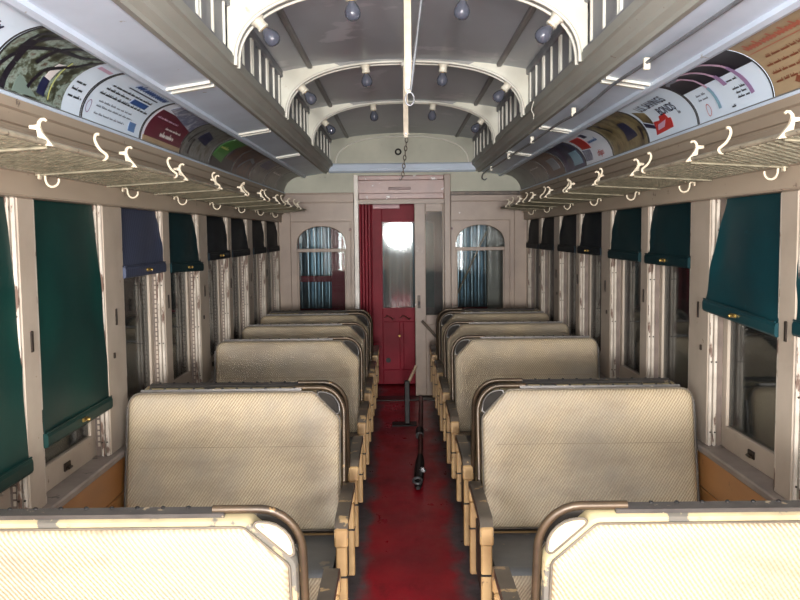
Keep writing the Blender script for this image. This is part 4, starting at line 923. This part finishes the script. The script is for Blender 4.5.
# ------------------------------------------------------------------ cable along the right-hand deck
ca = empty('electric_cable', (0.80, 4.5, 2.29))
pts = [(0.845, 0.4, 2.296), (0.842, 1.6, 2.294), (0.838, 2.3, 2.290), (0.824, 2.9, 2.284), (0.812, 3.35, 2.282), (0.808, 3.6, 2.270), (0.812, 4.0, 2.264), (0.806, 4.45, 2.272), (0.800, 5.0, 2.268), (0.806, 5.6, 2.270), (0.800, 6.3, 2.276), (0.800, 7.2, 2.278), (0.800, 7.9, 2.29), (0.79, 8.25, 2.275), (0.80, 8.42, 2.25), (0.83, 8.46, 2.235), (0.85, 8.47, 2.25)]
obj('cable', MB().tube(curve_pts([Vector(p) for p in pts], 5), 0.0065, 8), 'cable', ca, 60)
for y, x in ((2.95, 0.824), (4.1, 0.811), (5.3, 0.802), (6.4, 0.800), (7.6, 0.80)):
    obj('cable_clip', MB().box(x-0.011, x+0.011, y-0.009, y+0.009, 2.260, 2.302, 0.003), 'porcelain', ca)
tag(ca, 'grey cable clipped along the ceiling beside the right beam', 'cable')
wr_ = obj('loose_wire', MB().tube(curve_pts([Vector(p) for p in [(0.705, 4.62, 2.425), (0.695, 4.60, 2.40), (0.690, 4.62, 2.37), (0.697, 4.60, 2.34), (0.70, 4.62, 2.32)]], 4), 0.0025, 6), 'arch', None, 60)
tag(wr_, 'thin pale wire dangling over the right ceiling beam', 'wire')

# ------------------------------------------------------------------ things in the aisle
rd = empty('coupling_bar', (0.13, 6.8, 0))
obj('bar', MB().tube([(0.100, 6.05, 0.040), (0.165, 8.30, 0.050)], 0.020, 10), 'rod_red', rd, 60)
obj('collar', MB().tube([(0.112, 6.75, 0.042), (0.117, 6.95, 0.043)], 0.034, 10), 'iron', rd, 60)
kn = obj('knuckle', MB().tube([(0.066, 5.36, 0.034), (0.068, 5.40, 0.036), (0.074, 5.52, 0.038), (0.086, 5.78, 0.038), (0.096, 6.00, 0.038), (0.100, 6.12, 0.040)], [0.012, 0.026, 0.033, 0.034, 0.032, 0.022], 14), 'iron', rd, 60)
obj('eye_ring', MB().tube([(0.064+0.028*math.cos(a*PI/8), 5.40+0.034*math.sin(a*PI/8), 0.072+0.010*math.sin(a*PI/8)) for a in range(16)], 0.009, 8, closed=True), 'steel', kn, 60)
obj('bolt', MB().lathe([(0.026, 0), (0.026, 0.012), (0.016, 0.014), (0.016, 0.026), (0.008, 0.028)], 6, Matrix.Translation((0.104, 5.66, 0.060))), 'steel', kn)
tag(rd, 'dark red bar with black bolted knuckle lying along the aisle floor', 'bar')
lv = empty('floor_lever', (0.01, 7.35, 0))
obj('base_plate', MB().box(-0.12, 0.10, 7.26, 7.42, 0.0, 0.012, 0.004), 'iron', lv)
obj('post', MB().box(-0.006, 0.040, 7.31, 7.36, 0.012, 0.40, 0.006), 'iron', lv)
obj('handle', MB().tube([(0.020, 7.335, 0.36), (0.100, 7.35, 0.53)], 0.014, 8), 'stick', lv, 60)
tag(lv, 'black floor lever with pale slanted handle standing in the aisle', 'lever')
sk = obj('wooden_stick', MB().tube([(0.185, 8.42, 0.815), (0.40, 8.36, 0.58), (0.60, 8.30, 0.36), (0.917, 8.21, 0.012)], 0.014, 8), 'stick_dark', None, 60)
tag(sk, 'dark stick slanting across the foot of the half-open beige door', 'stick')
for o in bpy.data.objects:
    if '_world' in o: del o['_world']
